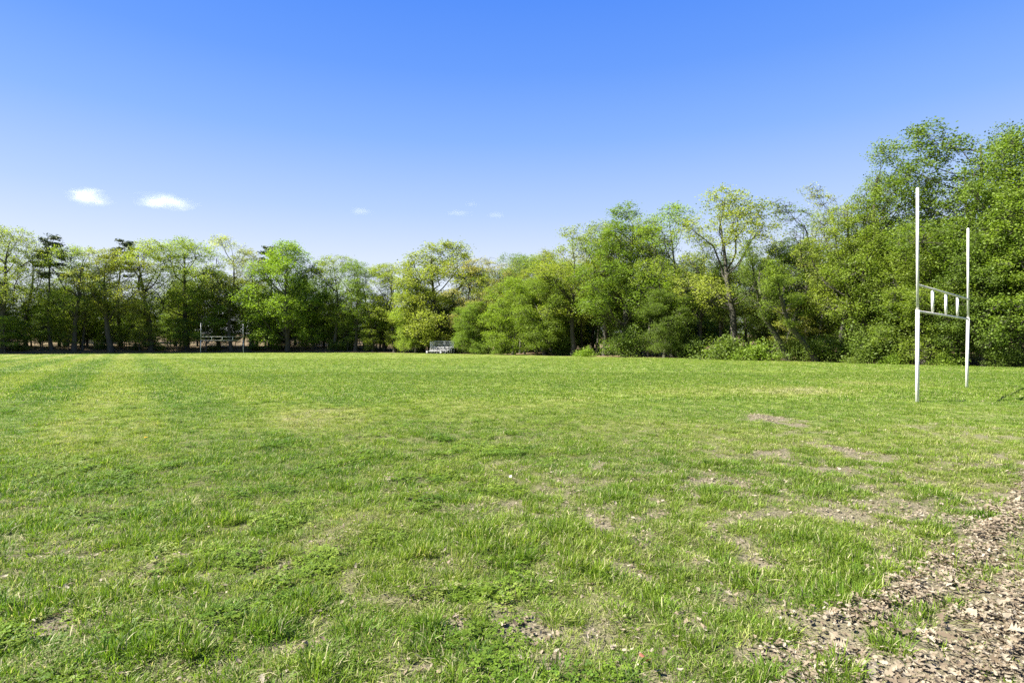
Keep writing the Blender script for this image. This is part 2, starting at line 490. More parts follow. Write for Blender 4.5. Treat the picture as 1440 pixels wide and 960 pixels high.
P_SHORT = [blade_tuft(100 + i, 46, 0.085, 0.03, 0.075, 0.0042, 0.45, 'grass_tuft') for i in range(5)]
P_TALL = [blade_tuft(200 + i, 50, 0.060, 0.045, 0.115, 0.0042, 0.5, 'grass_tuft') for i in range(4)]
P_CLOV = [clover_tuft(300 + i, 'clover_tuft') for i in range(2)]
P_FAR = [blade_tuft(400 + i, 40, 0.16, 0.03, 0.07, 0.010, 0.5, 'grass_tuft') for i in range(4)]
P_CLUMP = [blade_tuft(470 + i, 120, 0.105, 0.06, 0.125, 0.0044, 0.25, 'grass_tussock', 0.12, 5.5) for i in range(4)]
P_STRAW = [blade_tuft(450 + i, 26, 0.10, 0.03, 0.09, 0.0045, 0.2, 'straw_tuft', 1.25) for i in range(3)]
PROT = P_SHORT + P_TALL + P_CLOV + P_FAR + P_STRAW + P_CLUMP

def zone(y0, y1, dens, margin=1.8):
    """random spots on the lawn between two distances, wide enough for a step to either side"""
    w = 0.92 * y1 + margin; n = int(dens * 2 * w * (y1 - y0))
    x = rng.uniform(-w, w, n); y = rng.uniform(y0, y1, n)
    k = np.abs(x) < 0.92 * y + margin
    return x[k], y[k]

pos = []; rot = []; scl = []; pick = []; hue = []; tint = []
def add_grass(x, y, kind):
    b = bare(x, y); n = len(x)
    keep = (sdist(x, y) < -0.3) & (rng.uniform(size=n) > np.clip((b - 0.10) * 1.5, 0, 0.95))
    x, y, b = x[keep], y[keep], b[keep]; n = len(x)
    tall = fbm(x / 0.55, y / 0.55, 51, 3); lush = fbm(x / 2.0, y / 2.0, 53, 3)
    z = terrain(x, y)
    h = hue_of(x, y) + rng.normal(0, 0.10, n)
    if kind == 'near':
        worn = np.clip(1.2 - y / 11, 0, 1)
        tuftn = fbm(x / 0.22, y / 0.22, 59, 2)
        tl = (0.35 * tall + 0.65 * tuftn + 0.2 * (lush - 0.5) > 0.585) & (rng.uniform(size=n) < 0.25 + 0.6 * worn)
        cl = (~tl) & (fbm(x / 0.5, y / 0.5, 57, 2) > 0.64) & (rng.uniform(size=n) < 0.32) & (x < 0.8 + 0.2 * rng.normal(size=n))
        pk = np.where(tl, 5 + rng.integers(0, 4, n), np.where(cl, 9 + rng.integers(0, 2, n), rng.integers(0, 5, n)))
        s = rng.uniform(0.75, 1.2, n) * (0.72 + 0.65 * tall)
        sz = s * np.where(tl, 0.46 + 0.32 * worn, 0.64) * (0.8 + 0.5 * tuftn)
        h = h - 0.06 * tl + 0.30 * np.clip(b, 0, 0.6)
        # grass grows higher beside the worn spots
        st = (~tl) & (~cl) & (rng.uniform(size=n) < 0.17 + 0.6 * b + 0.25 * np.clip(h - 0.45, 0, 1))
        pk = np.where(st, 15 + rng.integers(0, 3, n), pk); h = np.where(st, rng.uniform(.8, 1.0, n), h)
        k = (0.92 + 0.012 * y)
        s = s * k; 
    else:
        pk = 11 + rng.integers(0, 4, n)
        s = rng.uniform(0.8, 1.3, n) * (1.0 if kind == 'mid' else 1.7)
        sz = rng.uniform(0.7, 1.2, n) * (0.7 + 0.6 * tall)
        h = h + 0.2 * np.clip(b, 0, 0.6)
    pos.append(np.stack([x, y, z], 1)); rot.append(np.stack([rng.normal(0, .12, n), rng.normal(0, .12, n), rng.uniform(0, 6.28, n)], 1))
    scl.append(np.stack([s, s, sz], 1)); pick.append(pk); hue.append(np.clip(h, 0, 1)); tint.append(rng.uniform(size=n))

def add_tussocks(x, y):
    b = bare(x, y); n = len(x)
    w = fbm(x / 1.3, y / 1.3, 91, 3)
    keep = (sdist(x, y) < -0.5) & (b < 0.55) & (w + rng.normal(0, .06, n) > 0.50)
    x, y = x[keep], y[keep]; n = len(x)
    s = rng.uniform(0.5, 1.05, n)
    h = np.clip(hue_of(x, y) - 0.08 + rng.normal(0, 0.13, n), 0, 0.75)
    pos.append(np.stack([x, y, terrain(x, y)], 1)); rot.append(np.stack([rng.normal(0, .1, n), rng.normal(0, .1, n), rng.uniform(0, 6.28, n)], 1))
    scl.append(np.stack([s, s, s * rng.uniform(.6, 1.05, n)], 1)); pick.append(18 + rng.integers(0, 4, n)); hue.append(h); tint.append(rng.uniform(size=n))
add_tussocks(*zone(1.6, 6.0, 16)); add_tussocks(*zone(6.0, 12.0, 9))
add_grass(*zone(1.6, 5.0, 420), 'near')
add_grass(*zone(5.0, 9.0, 260), 'near')
add_grass(*zone(9.0, 15.0, 130), 'near')
add_grass(*zone(15.0, 30.0, 42), 'mid')
add_grass(*zone(30.0, 60.0, 9), 'far')
add_grass(*zone(60.0, 112.0, 2.2), 'far')
grass = scatter('grass', PROT, np.concatenate(pos), np.concatenate(rot), np.concatenate(scl),
                {'pick': np.concatenate(pick), 'hue': np.concatenate(hue), 'tint': np.concatenate(tint)}, M_GRASS)
tag(grass, 'short uneven green grass growing all over the playing field', 'grass', kind='stuff')

# dead leaves
def leaf_mesh(seed, lobed):
    r = np.random.default_rng(seed)
    L = 0.075; n = 11
    V = []; Q = []
    curl = r.uniform(-1.0, 1.5); fold = r.uniform(-0.4, 0.9); tw = r.normal(0, 0.8)
    for i in range(n):
        t = i / (n - 1)
        w = r.uniform(.20, .34) * (1.15 - .5 * t) * L * math.sin(math.pi * min(1, t ** 0.8)) ** 0.7
        if lobed: w *= (0.35 if i % 2 else 1.15)
        a = curl * (t - 0.35)
        x = (t - 0.5) * L; z = abs(curl) * L * 0.5 * (t - 0.4) ** 2 * (1 if curl > 0 else -1) + 0.006
        s = tw * (t - 0.5)
        for sgn in (-1, 0, 1):
            yy = sgn * w; zz = z + abs(sgn) * w * fold
            V.append((x, yy * math.cos(s) - (zz - z) * math.sin(s), z + yy * math.sin(s) + (zz - z) * math.cos(s)))
    for i in range(n - 1):
        for k in range(2):
            a = i * 3 + k; Q.append((a, a + 1, a + 4, a + 3))
    me = np_mesh('dead_leaf', V, [np.array(Q)], M_LEAF, False)
    return bpy.data.objects.new('dead_leaf', me)
LEAVES = [leaf_mesh(500 + i, i % 3 != 2) for i in range(12)]
x, y = zone(1.6, 16, 5200)
b = bare(x, y)
d1 = np.minimum(seg_d(x, y, BAND) / 0.22, seg_d(x, y, BAND2) / 0.40)
inlit = np.exp(-d1 ** 2)
pr = np.clip(b - 0.25, 0, 1) * np.where(y < 7, 0.22, 0.08) + inlit * np.clip(b - .1, 0, 1) * 0.8 * smooth((fbm(x / .25, y / .25, 73, 3) - .28) / .3) + 0.0006 + 0.002 * np.clip(1 - y / 8, 0, 1)
k = rng.uniform(size=len(x)) < pr
x, y, inl = x[k], y[k], inlit[k]; n = len(x)
z = terrain(x, y) + rng.uniform(0, 0.02, n) + inl * rng.uniform(0, 0.035, n) + 0.004
big = np.where(inl > 0.3, rng.uniform(0.20, 0.55, n) + rng.uniform(.2, .7, n) * (rng.uniform(size=n) < .06), rng.uniform(0.22, 0.6, n)) * (0.95 + 0.02 * y)
lit = scatter('leaf_litter', LEAVES, np.stack([x, y, z], 1),
              np.stack([rng.normal(0, .32, n), rng.normal(0, .32, n), rng.uniform(0, 6.28, n)], 1),
              np.stack([big * rng.uniform(.8, 1.2, n), big * rng.uniform(.8, 1.2, n), big], 1),
              {'pick': rng.integers(0, 12, n), 'tint': np.clip(rng.beta(1.7, 1.9, n), 0, 1)}, M_LEAF)
tag(lit, 'dry tan oak leaves lying in the worn strips and bare spots', 'dead leaves', kind='stuff')

# ------------------------------------------------------------------ tubes
class Wood:
    def __init__(s): s.V = []; s.Q = []; s.n = 0
    def tube(s, pts, rad, sides):
        pts = np.asarray(pts, float); k = len(pts)
        d = np.gradient(pts, axis=0); d /= (np.linalg.norm(d, axis=1, keepdims=True) + 1e-9)
        ref = np.array([0, 0, 1.0]) if abs(d[0, 2]) < 0.8 else np.array([1.0, 0, 0])
        u = np.cross(d, ref); u /= (np.linalg.norm(u, axis=1, keepdims=True) + 1e-9); v = np.cross(d, u)
        a = np.arange(sides) / sides * 2 * math.pi
        ring = pts[:, None, :] + np.asarray(rad)[:, None, None] * (np.cos(a)[None, :, None] * u[:, None, :] + np.sin(a)[None, :, None] * v[:, None, :])
        s.V.append(ring.reshape(-1, 3))
        i = np.arange(k - 1)[:, None] * sides; j = np.arange(sides)[None, :]; j2 = (j + 1) % sides
        q = np.stack([i + j, i + j2, i + sides + j2, i + sides + j], -1).reshape(-1, 4) + s.n
        s.Q.append(q); s.n += k * sides
    def mesh(s, name, mat):
        return np_mesh(name, np.concatenate(s.V), [np.concatenate(s.Q)], mat, True)

def unit(v):
    return v / (np.linalg.norm(v) + 1e-9)

def gen_tree(seed, H=17.0, cb=0.35, Rc=4.0, shape='round', r0=0.22, forks=0, fork_h=0.4, nb=26, phi=(15, 60), sub=5, twg=3,
             leaf=0.2, per=14, sig=(0.45, 0.25), lean=0.0, up=0.4, wander=0.25, bare_tip=0.0, name='tree', needles=False, trunk_top=0.95, ivy=0, twig_r=0.012, fill=0):
    r = np.random.default_rng(seed)
    W = Wood(); cl = []   # clusters: centre, size factor
    def env(u):
        u = min(max(u, 0), 1)
        if shape == 'round': return max(0.12, math.sin(math.pi * (0.12 + 0.84 * u) ** 0.85)) ** 0.8
        if shape == 'vase': return 0.35 + 0.65 * math.sin(math.pi * min(1, u * 0.72 + 0.08)) if u < 0.93 else 0.5
        if shape == 'cone': return 1.0 - 0.85 * u
        if shape == 'column': return 0.75 + 0.25 * math.sin(math.pi * u) if u < 0.85 else 0.5
        if shape == 'flat': return 0.7 + 0.3 * math.sin(math.pi * u)
        return 1.0
    def limb(p0, d0, L, ra, rb, k, sides, lift, wob):
        pts = [np.array(p0, float)]; d = np.array(d0, float)
        for i in range(k):
            d = unit(d + np.array([0, 0, lift / k]) + r.normal(0, wob, 3) / math.sqrt(k))
            pts.append(pts[-1] + d * L / k)
        pts = np.array(pts); W.tube(pts, np.linspace(ra, rb, k + 1), sides)
        return pts
    def at(pts, t):
        f = t * (len(pts) - 1); i = min(int(f), len(pts) - 2); q = f - i
        return pts[i] * (1 - q) + pts[i + 1] * q, unit(pts[i + 1] - pts[i])
    ld = r.uniform(0, 6.28)
    leaders = []
    hf = H * (fork_h if forks else trunk_top)
    k = 8
    pts = [np.array([0, 0, -0.3])]; d = unit(np.array([math.cos(ld) * lean, math.sin(ld) * lean, 1.0]))
    for i in range(k):
        d = unit(d + r.normal(0, wander / 4, 3) * np.array([1, 1, 0.2]) + np.array([0, 0, 0.12 * lean]))
        pts.append(pts[-1] + d * (hf + 0.3) / k / max(0.6, d[2]))
    pts = np.array(pts)
    rt = r0 * np.linspace(1.0, 0.62 if forks else 0.12, k + 1); rt[0] *= 1.35
    W.tube(pts, rt, 8)
    trunk = pts
    leaders.append((trunk, 0, 1.0, r0 * 0.8))
    if forks:
        a0 = r.uniform(0, 6.28)
        for i in range(forks):
            a = a0 + i * 6.283 / forks + r.normal(0, 0.3)
            sp = R(r.uniform(12, 34)); d = np.array([math.sin(sp) * math.cos(a), math.sin(sp) * math.sin(a), math.cos(sp)])
            p = trunk[-1] - np.array([0, 0, r.uniform(0, 0.06) * H])
            L = (H - p[2]) / math.cos(sp) * r.uniform(0.82, 0.98)
            lp = limb(p, d, L, r0 * 0.55, 0.03, 7, 6, 0.35, 0.22)
            leaders.append((lp, a, 0.7, r0 * 0.5))
    per_leader = max(3, nb // len(leaders))
    for li, (lp, a_l, fac, rr) in enumerate(leaders):
        m = per_leader if not (forks and li == 0) else max(2, per_leader // 3)
        z0, z1 = lp[0][2], lp[-1][2]
        ga = r.uniform(0, 6.28)
        for i in range(m):
            zz = max(z0, H * cb) + (z1 - max(z0, H * cb)) * ((i + r.uniform(0.1, 0.9)) / m) ** 0.9
            if zz > z1 or z1 <= z0: continue
            t = (zz - z0) / (z1 - z0); p, dd = at(lp, min(0.985, max(0.02, t)))
            u = (p[2] / H - cb) / (1 - cb)
            ga += 2.4 + r.normal(0, 0.35)
            az = ga if not (forks and li) else a_l + r.normal(0, 1.1)
            ph = R(phi[0] + (phi[1] - phi[0]) * max(0, u) + r.normal(0, 9))
            L = Rc * env(u) * r.uniform(0.65, 1.12) * fac
            if L < 0.25: L = 0.25
            d = np.array([math.cos(ph) * math.cos(az), math.cos(ph) * math.sin(az), math.sin(ph)])
            rb = min(rr * 0.55, 0.016 + 0.016 * L)
            bp = limb(p, d, L, rb, 0.012, 5, 5, up, 0.25)
            ns = max(2, int(sub * (0.5 + 0.5 * L / Rc)))
            for j in range(ns):
                tt = 0.22 + 0.76 * (j + r.uniform(0.2, 0.8)) / ns
                q, qd = at(bp, tt)
                side = unit(np.cross(qd, np.array([0, 0, 1.0])) + 1e-6) * (1 if j % 2 else -1)
                sd = unit(qd * r.uniform(0.5, 1.0) + side * r.uniform(0.5, 1.0) + np.array([0, 0, r.normal(0.12, 0.3)]))
                sl = L * 0.42 * (1.15 - 0.55 * tt) * r.uniform(0.6, 1.25) + 0.25
                spn = limb(q, sd, sl, max(0.012, rb * 0.35), 0.006, 3, 3, up * 0.5, 0.25)
                for w in range(twg):
                    tw_t = 0.3 + 0.7 * (w + r.uniform(0.2, 0.9)) / twg
                    c, cd = at(spn, min(1, tw_t))
                    o = unit(r.normal(0, 1, 3) + cd * 0.8) * r.uniform(0.1, 0.45) * (0.5 + 0.2 * L)
                    e = c + o
                    W.tube(np.array([c, (c + e) / 2 + r.normal(0, 0.03, 3), e]), [twig_r, twig_r * .7, twig_r * .35], 3)
                    if r.uniform() > bare_tip: cl.append((e, 1.0))
                    if r.uniform() > bare_tip: cl.append((c, 0.8))
            if r.uniform() > bare_tip: cl.append((bp[-1], 1.0))
        if r.uniform() > bare_tip: cl.append((lp[-1] if not (forks and li == 0) else lp[-2], 1.0))
    for i in range(ivy):
        p, dd = at(trunk, r.uniform(0.03, 0.9)); cl.append((p + r.normal(0, 0.16, 3) * np.array([1, 1, 2]), 0.45))
    if fill:
        B = np.array([c[0] for c in cl]); mxy = np.median(B[:, :2], 0)
        zc = H * (cb + 1) / 2; hz = H * (1 - cb) / 2
        for i in range(fill):
            dv = unit(r.normal(0, 1, 3)); q = r.uniform(0.62, 1.0)
            dv[2] = dv[2] if dv[2] > -0.6 else -0.6
            e = np.array([mxy[0] + dv[0] * Rc * q, mxy[1] + dv[1] * Rc * q, zc + dv[2] * hz * q])
            j = int(np.argmin(((B - e) ** 2).sum(1))); p = B[j]
            if ((p - e) ** 2).sum() > 9: continue
            W.tube(np.array([p, (p + e) / 2 + r.normal(0, .08, 3), e]), [.016, .012, .006], 3)
            cl.append((e, 1.1)); cl.append(((p + e) / 2, 0.8))
    C = np.array([c[0] for c in cl]); S = np.array([c[1] for c in cl])
    n = len(C) * per
    ci = np.repeat(np.arange(len(C)), per)
    dens = r.uniform(0.25, 1.0, len(C))
    keep = r.uniform(size=n) < dens[ci]
    ci = ci[keep]; n = len(ci)
    c = C[ci] + r.normal(0, 1, (n, 3)) * np.array([sig[0], sig[0], sig[1]]) * S[ci][:, None]
    if not needles:
        nr = r.normal(0, 0.75, (n, 3)) + np.array([0, 0, 0.75])
    else:
        nr = r.normal(0, 1, (n, 3))
    nr /= np.linalg.norm(nr, axis=1, keepdims=True)
    t = r.normal(0, 1, (n, 3)); t -= nr * np.sum(t * nr, 1, keepdims=True); t /= np.linalg.norm(t, axis=1, keepdims=True)
    b = np.cross(nr, t)
    s = leaf * r.uniform(0.6, 1.35, n)[:, None]
    asp = 0.16 if needles else 0.36
    fold = nr * s * 0.12
    V = np.stack([c - t * s * 0.5, c + b * s * asp + fold, c + t * s * 0.5, c - b * s * asp + fold], 1).reshape(-1, 3)
    Q = np.arange(4 * n).reshape(-1, 4)
    clv = r.uniform(0, 1, len(C))
    lv = np.repeat(np.clip(0.55 * clv[ci] + 0.45 * r.uniform(size=n), 0, 1), 4)
    z50 = float(np.mean(c[:, 2])); mx, my = float(np.median(c[:, 0])), float(np.median(c[:, 1]))
    kx, ky = (mx / z50, my / z50) if not lean else (0.0, 0.0)
    if not lean:      # the crown stands over its foot
        for A in W.V:
            A[:, 0] -= kx * np.maximum(A[:, 2], 0); A[:, 1] -= ky * np.maximum(A[:, 2], 0)
        zz = np.maximum(V[:, 2].copy(), 0); V[:, 0] -= kx * zz; V[:, 1] -= ky * zz
        ax = V[::4, :2]
    else: ax = V[::4, :2] - np.array([mx, my])
    rad = float(np.percentile(np.abs(ax[:, 0]), 95) + np.percentile(np.abs(ax[:, 1]), 95)) / 2
    tm = W.mesh(name + '_trunk', M_BARK)
    cm = np_mesh(name + '_crown', V, [Q], M_NEED if needles else M_FOL, False, {'lv': lv})
    return dict(trunk=tm, crown=cm, H=float(np.percentile(c[:, 2], 99.6)), rad=rad, ld=ld)

def leaves_mesh(r, C, per, sig, leaf, name, mat, S=None, asp=0.36, up=0.75):
    """leaf blades gathered in loose sprays round the twig ends C"""
    n = len(C) * per; ci = np.repeat(np.arange(len(C)), per)
    dens = r.uniform(0.35, 1.0, len(C)); keep = r.uniform(size=n) < dens[ci]; ci = ci[keep]; n = len(ci)
    sc_ = (S if S is not None else np.ones(len(C)))[ci][:, None]
    c = C[ci] + r.normal(0, 1, (n, 3)) * np.array([sig[0], sig[0], sig[1]]) * sc_
    c[:, 2] = np.maximum(c[:, 2], 0.04)
    nr = r.normal(0, 0.75, (n, 3)) + np.array([0, 0, up]); nr /= np.linalg.norm(nr, axis=1, keepdims=True)
    t = r.normal(0, 1, (n, 3)); t -= nr * np.sum(t * nr, 1, keepdims=True); t /= np.linalg.norm(t, axis=1, keepdims=True)
    b = np.cross(nr, t); s = leaf * r.uniform(0.6, 1.35, n)[:, None]; fold = nr * s * 0.12
    V = np.stack([c - t * s * 0.5, c + b * s * asp + fold, c + t * s * 0.5, c - b * s * asp + fold], 1).reshape(-1, 3)
    lv = np.repeat(np.clip(0.5 * r.uniform(0, 1, len(C))[ci] + 0.5 * r.uniform(size=n), 0, 1), 4)
    return np_mesh(name, V, [np.arange(4 * n).reshape(-1, 4)], mat, False, {'lv': lv}), c

def gen_crown(seed, H=17.0, cb=0.3, Rc=4.5, nl=16, lr=(.30, .44), shape='round', r0=.24, fork=.38, ncl=34, per=34, leaf=.15,
              sig=(.20, .20), flat=1.0, airy=0.0, twig_r=.011, name='tree', lowlimb=0):
    """spreading broadleaf tree: limbs climb from the stem to boughs whose sprays of leaves make rounded, separate masses"""
    r = np.random.default_rng(seed); W = Wood(); cl = []
    def env(u):
        if shape == 'round': return max(.25, math.sin(math.pi * (.16 + .76 * u))) ** .7
        if shape == 'egg': return (0.62 + 0.38 * min(1, u / .3)) if u < .3 else max(.16, 1 - ((u - .3) / .74) ** 1.5)
        if shape == 'column': return .72 + .28 * math.sin(math.pi * u)
        return 1.0
    # stem
    k = 9; pts = [np.array([0, 0, -.35])]; d = np.array([0, 0, 1.0]); top = H * .86
    for i in range(k):
        d = unit(d + r.normal(0, .05, 3) * np.array([1, 1, 0])); d[2] = max(d[2], .9); d = unit(d + np.array([-pts[-1][0], -pts[-1][1], 0]) * .05)
        pts.append(pts[-1] + d * (top + .35) / k)
    stem = np.array(pts); rad = r0 * (1 - np.linspace(0, 1, k + 1) ** 1.2 * .88); rad[0] *= 1.4
    W.tube(stem, rad, 9)
    def stem_at(z):
        f = np.clip((z + .35) / (top + .35), 0, .999) * k; i = int(f); q = f - i
        return stem[i] * (1 - q) + stem[i + 1] * q, rad[i] * (1 - q) + rad[i + 1] * q
    lobes = []; tries = 0
    while len(lobes) < nl and tries < 4000:
        tries += 1
        u = r.uniform(.02, 1.0) ** .9; z = H * (cb + (1 - cb) * u); R_ = Rc * env(u)
        l = Rc * r.uniform(*lr) * (.75 + .25 * env(u))
        z = min(z, H - l * flat * .95); a = r.uniform(0, 6.283); q = max(0, R_ - l * .75) * (r.uniform() ** .45)
        c = np.array([q * math.cos(a), q * math.sin(a), z])
        if all(np.linalg.norm((c - o[0]) / np.array([1, 1, .85])) > .62 * (l + o[1]) * (1 - tries / 5200) for o in lobes): lobes.append((c, l))
    # a leading mass at the very top
    l = Rc * lr[0]; lobes.append((np.array([r.normal(0, .3), r.normal(0, .3), H - l * flat]), l))
    for c, l in lobes:
        hd = math.hypot(c[0], c[1])
        z0 = max(H * fork * r.uniform(.8, 1.05), c[2] - hd * r.uniform(.9, 1.7) - l * .6)
        z0 = min(z0, c[2] - .25 * l, top * .97) if c[2] - .25 * l > .6 else .6
        p, pr = stem_at(z0); L = np.linalg.norm(c - p); rb = min(pr * .7, .022 + .013 * L)
        m1 = p + (c - p) * .4 + np.array([0, 0, -.06 * L]) + r.normal(0, .05 * L, 3); m2 = p + (c - p) * .75 + np.array([0, 0, -.02 * L]) + r.normal(0, .05 * L, 3)
        limb = np.array([p, (p + m1) / 2 + r.normal(0, .02 * L, 3), m1, m2, c, c + np.array([r.normal(0, .2), r.normal(0, .2), l * flat * .5])])
        W.tube(limb, [rb, rb * .85, rb * .68, rb * .46, rb * .28, .008], 6)
        nodes = [limb[3], limb[4], limb[5]]
        for j in range(7):
            b0 = limb[3] if j % 3 == 0 else limb[4]
            dv = unit(r.normal(0, 1, 3) + np.array([0, 0, .25])); e = c + dv * l * np.array([1, 1, flat]) * r.uniform(.45, .8)
            W.tube(np.array([b0, (b0 + e) / 2 + r.normal(0, .07 * l, 3), e]), [max(.012, rb * .3), .012, .006], 4); nodes += [e, (b0 + e) / 2]
        N = np.array(nodes); n = int(ncl * (l / (Rc * (lr[0] + lr[1]) / 2)) ** 2)
        for j in range(n):
            dv = unit(r.normal(0, 1, 3) + np.array([0, 0, .2])); q = r.uniform(.45, 1.0) ** .6
            e = c + dv * q * l * np.array([1, 1, flat]) * r.uniform(.92, 1.1)
            o = N[int(np.argmin(((N - e) ** 2).sum(1)))]
            W.tube(np.array([o, (o + e) / 2 + r.normal(0, .05, 3), e]), [twig_r, twig_r * .7, twig_r * .35], 3)
            if r.uniform() > airy:
                cl.append(e)
                if r.uniform() < .5: cl.append((o + e) / 2)
    C = np.array(cl)
    cm, c = leaves_mesh(r, C, per, sig, leaf, name + '_crown', M_FOL)
    tm = W.mesh(name + '_trunk', M_BARK)
    rd = float(np.percentile(np.abs(c[:, 0]), 96) + np.percentile(np.abs(c[:, 1]), 96)) / 2
    return dict(trunk=tm, crown=cm, H=float(np.percentile(c[:, 2], 99.5)), rad=rd, ld=0.0)

def gen_bush(seed, H=3.0, Rb=1.8, leaf=0.11, n=8000, stems=9, lobes=11):
    r = np.random.default_rng(seed)
    W = Wood(); cl = []
    for i in range(stems):
        a = r.uniform(0, 6.28); sp = r.uniform(0.1, 0.75)
        d = unit(np.array([math.cos(a) * sp, math.sin(a) * sp, 1.0])); L = H * r.uniform(0.55, 1.0)
        p = np.array([r.normal(0, .12), r.normal(0, .12), -0.1]); pts = [p]
        for k in range(5):
            d = unit(d + r.normal(0, 0.16, 3)); pts.append(pts[-1] + d * L / 5)
        W.tube(np.array(pts), np.linspace(0.03, 0.006, 6), 4)
        for k in range(2, 6):
            for q in range(3):
                e = pts[k] + unit(r.normal(0, 1, 3) + np.array([0, 0, .3])) * r.uniform(.15, .6) * Rb * 0.5
                e[2] = max(0.1, e[2])
                W.tube(np.array([pts[k], (pts[k] + e) / 2, e]), [.008, .006, .003], 3); cl.append(e)
    for i in range(lobes * 4):
        a = r.uniform(0, 6.28); q = Rb * math.sqrt(r.uniform()); z = H * r.uniform(0.03, 0.8) * math.sqrt(max(0, 1 - (q / Rb) ** 2 * 0.8))
        cl.append(np.array([q * math.cos(a), q * math.sin(a), z]))
    C = np.array(cl); ci = r.integers(0, len(C), n)
    c = C[ci] + r.normal(0, 1, (n, 3)) * np.array([.24, .24, .17]) * (Rb / 1.8)
    c[:, 2] = np.maximum(c[:, 2], 0.02)
    nr = r.normal(0, 0.7, (n, 3)) + np.array([0, 0, 0.8]); nr /= np.linalg.norm(nr, axis=1, keepdims=True)
    t = r.normal(0, 1, (n, 3)); t -= nr * np.sum(t * nr, 1, keepdims=True); t /= np.linalg.norm(t, axis=1, keepdims=True)
    b = np.cross(nr, t); s = leaf * r.uniform(0.6, 1.35, n)[:, None]
    V = np.stack([c - t * s * .5, c + b * s * .36, c + t * s * .5, c - b * s * .36], 1).reshape(-1, 3)
    lv = np.repeat(np.clip(0.5 * r.uniform(0, 1, len(C))[ci] + 0.5 * r.uniform(size=n), 0, 1), 4)
    return dict(trunk=W.mesh('shrub_stem', M_BARK), crown=np_mesh('shrub_foliage', V, [np.arange(4 * n).reshape(-1, 4)], M_FOL, False, {'lv': lv}), H=H)

T = {}
# near: the wood along the right (36 to 75 m), leaf clumps about 0.16 m
T['oak'] = [gen_crown(11 + i, 17, .30, 4.6, 19, (.26, .42), 'round', .25, .33, 38, 30, .125) for i in range(3)]
T['airy'] = [gen_crown(21 + i, 17, .26, 3.3, 17, (.28, .44), 'column', .19, .32, 28, 26, .122, airy=.22) for i in range(3)]
T['poplar'] = [gen_crown(31 + i, 18, .17, 4.2, 30, (.24, .40), 'egg', .27, .18, 44, 30, .122, sig=(.19, .20), airy=.04) for i in range(2)]
T['dense'] = [gen_crown(41 + i, 14, .06, 4.2, 34, (.24, .38), 'round', .22, .12, 44, 32, .128, sig=(.22, .21)) for i in range(2)]
T['under'] = [gen_crown(51 + i, 8, .16, 2.9, 18, (.26, .44), 'column', .085, .14, 24, 26, .115, (.22, .12), flat=.5, airy=.15) for i in range(3)]
T['twiggy'] = [gen_crown(61 + i, 17, .34, 3.4, 15, (.28, .44), 'round', .17, .34, 44, 12, .12, (.2, .15), airy=.35, twig_r=.015) for i in range(2)]
T['viny'] = [gen_tree(71 + i, 15, .34, 3.4, 'column', .34, 2, .55, 34, (15, 50), 7, 3, .14, 20, (.30, .20), lean=.50, ivy=150, wander=.5) for i in range(2)]
T['pine'] = [gen_tree(81 + i, 20, .62, 2.5, 'cone', .22, 0, .4, 20, (-8, 25), 7, 3, .34, 15, (.24, .09), needles=True, name='pine', up=.15, bare_tip=.25) for i in range(2)]
T['slim'] = [gen_crown(91 + i, 16, .40, 2.7, 11, (.30, .46), 'round', .14, .40, 30, 22, .125, airy=.15) for i in range(3)]
T['bush'] = [gen_bush(101 + i, 3.0, 1.9) for i in range(3)]
T['low'] = [gen_bush(111 + i, 1.3, 1.7, .12, 4200, 8) for i in range(2)]

YG = (0.218, 0.272, 0.050); MG = (0.152, 0.218, 0.040); BG = (0.178, 0.258, 0.038); DG = (0.108, 0.162, 0.036)
PG = (0.310, 0.330, 0.105); TAN = (0.340, 0.315, 0.145); OL = (0.235, 0.255, 0.060); GG = (0.118, 0.172, 0.042)

names = {'pine': 'pine_tree', 'bush': 'shrub', 'low': 'shrub', 'under': 'understorey_tree'}
cats = {'pine': 'tree', 'bush': 'shrub', 'low': 'shrub', 'under': 'tree'}
def plant(kind, x, y, H, wide, color, label, group=None, bark=(1, 1, 1), var=None, rz=None):
    pr = T[kind][(var if var is not None else random.randrange(99)) % len(T[kind])]
    s = H / pr['H']
    root = empty(names.get(kind, 'tree'), (x, y, tz(x, y) - 0.03), random.uniform(0, 6.28) if rz is None else rz, (s * wide, s * wide, s))
    tag(root, label, cats.get(kind, 'tree'), group)
    shrub = cats.get(kind) == 'shrub'
    t = link(bpy.data.objects.new('stem' if shrub else 'trunk', pr['trunk']), root); t.color = (*bark, 1)
    c = link(bpy.data.objects.new('foliage' if shrub else 'crown', pr['crown']), root)
    v = random.uniform(0.9, 1.1); c.color = (color[0] * v * random.uniform(.94, 1.06), color[1] * v, color[2] * v, 1)
    return root

random.seed(5)
def edge_at(px, off):
    """where the sight line at column px meets the line `off` metres behind the wood's edge"""
    k = (px - 720) / F
    ys = np.linspace(20, 170, 1501); sd = sdist(ys * k, ys)
    i = int(np.argmax(sd > off)); return k * ys[i], ys[i]
def front(px, top, off, kind, wide, color, label, **kw):
    x, y = edge_at(px, off); z = tz(x, y)
    H = CAM_H + (HOR - top) / F * y - z
    pr = T[kind][kw['var'] % len(T[kind])]
    if wide > 3:      # crown width read off the photograph at this distance
        wide = (wide / 2 / F * y) / (pr['rad'] * H / pr['H'])
    if kind == 'viny': kw['rz'] = math.pi - pr['ld'] + 0.2
    return plant(kind, x, y, H, wide, color, label, **kw)

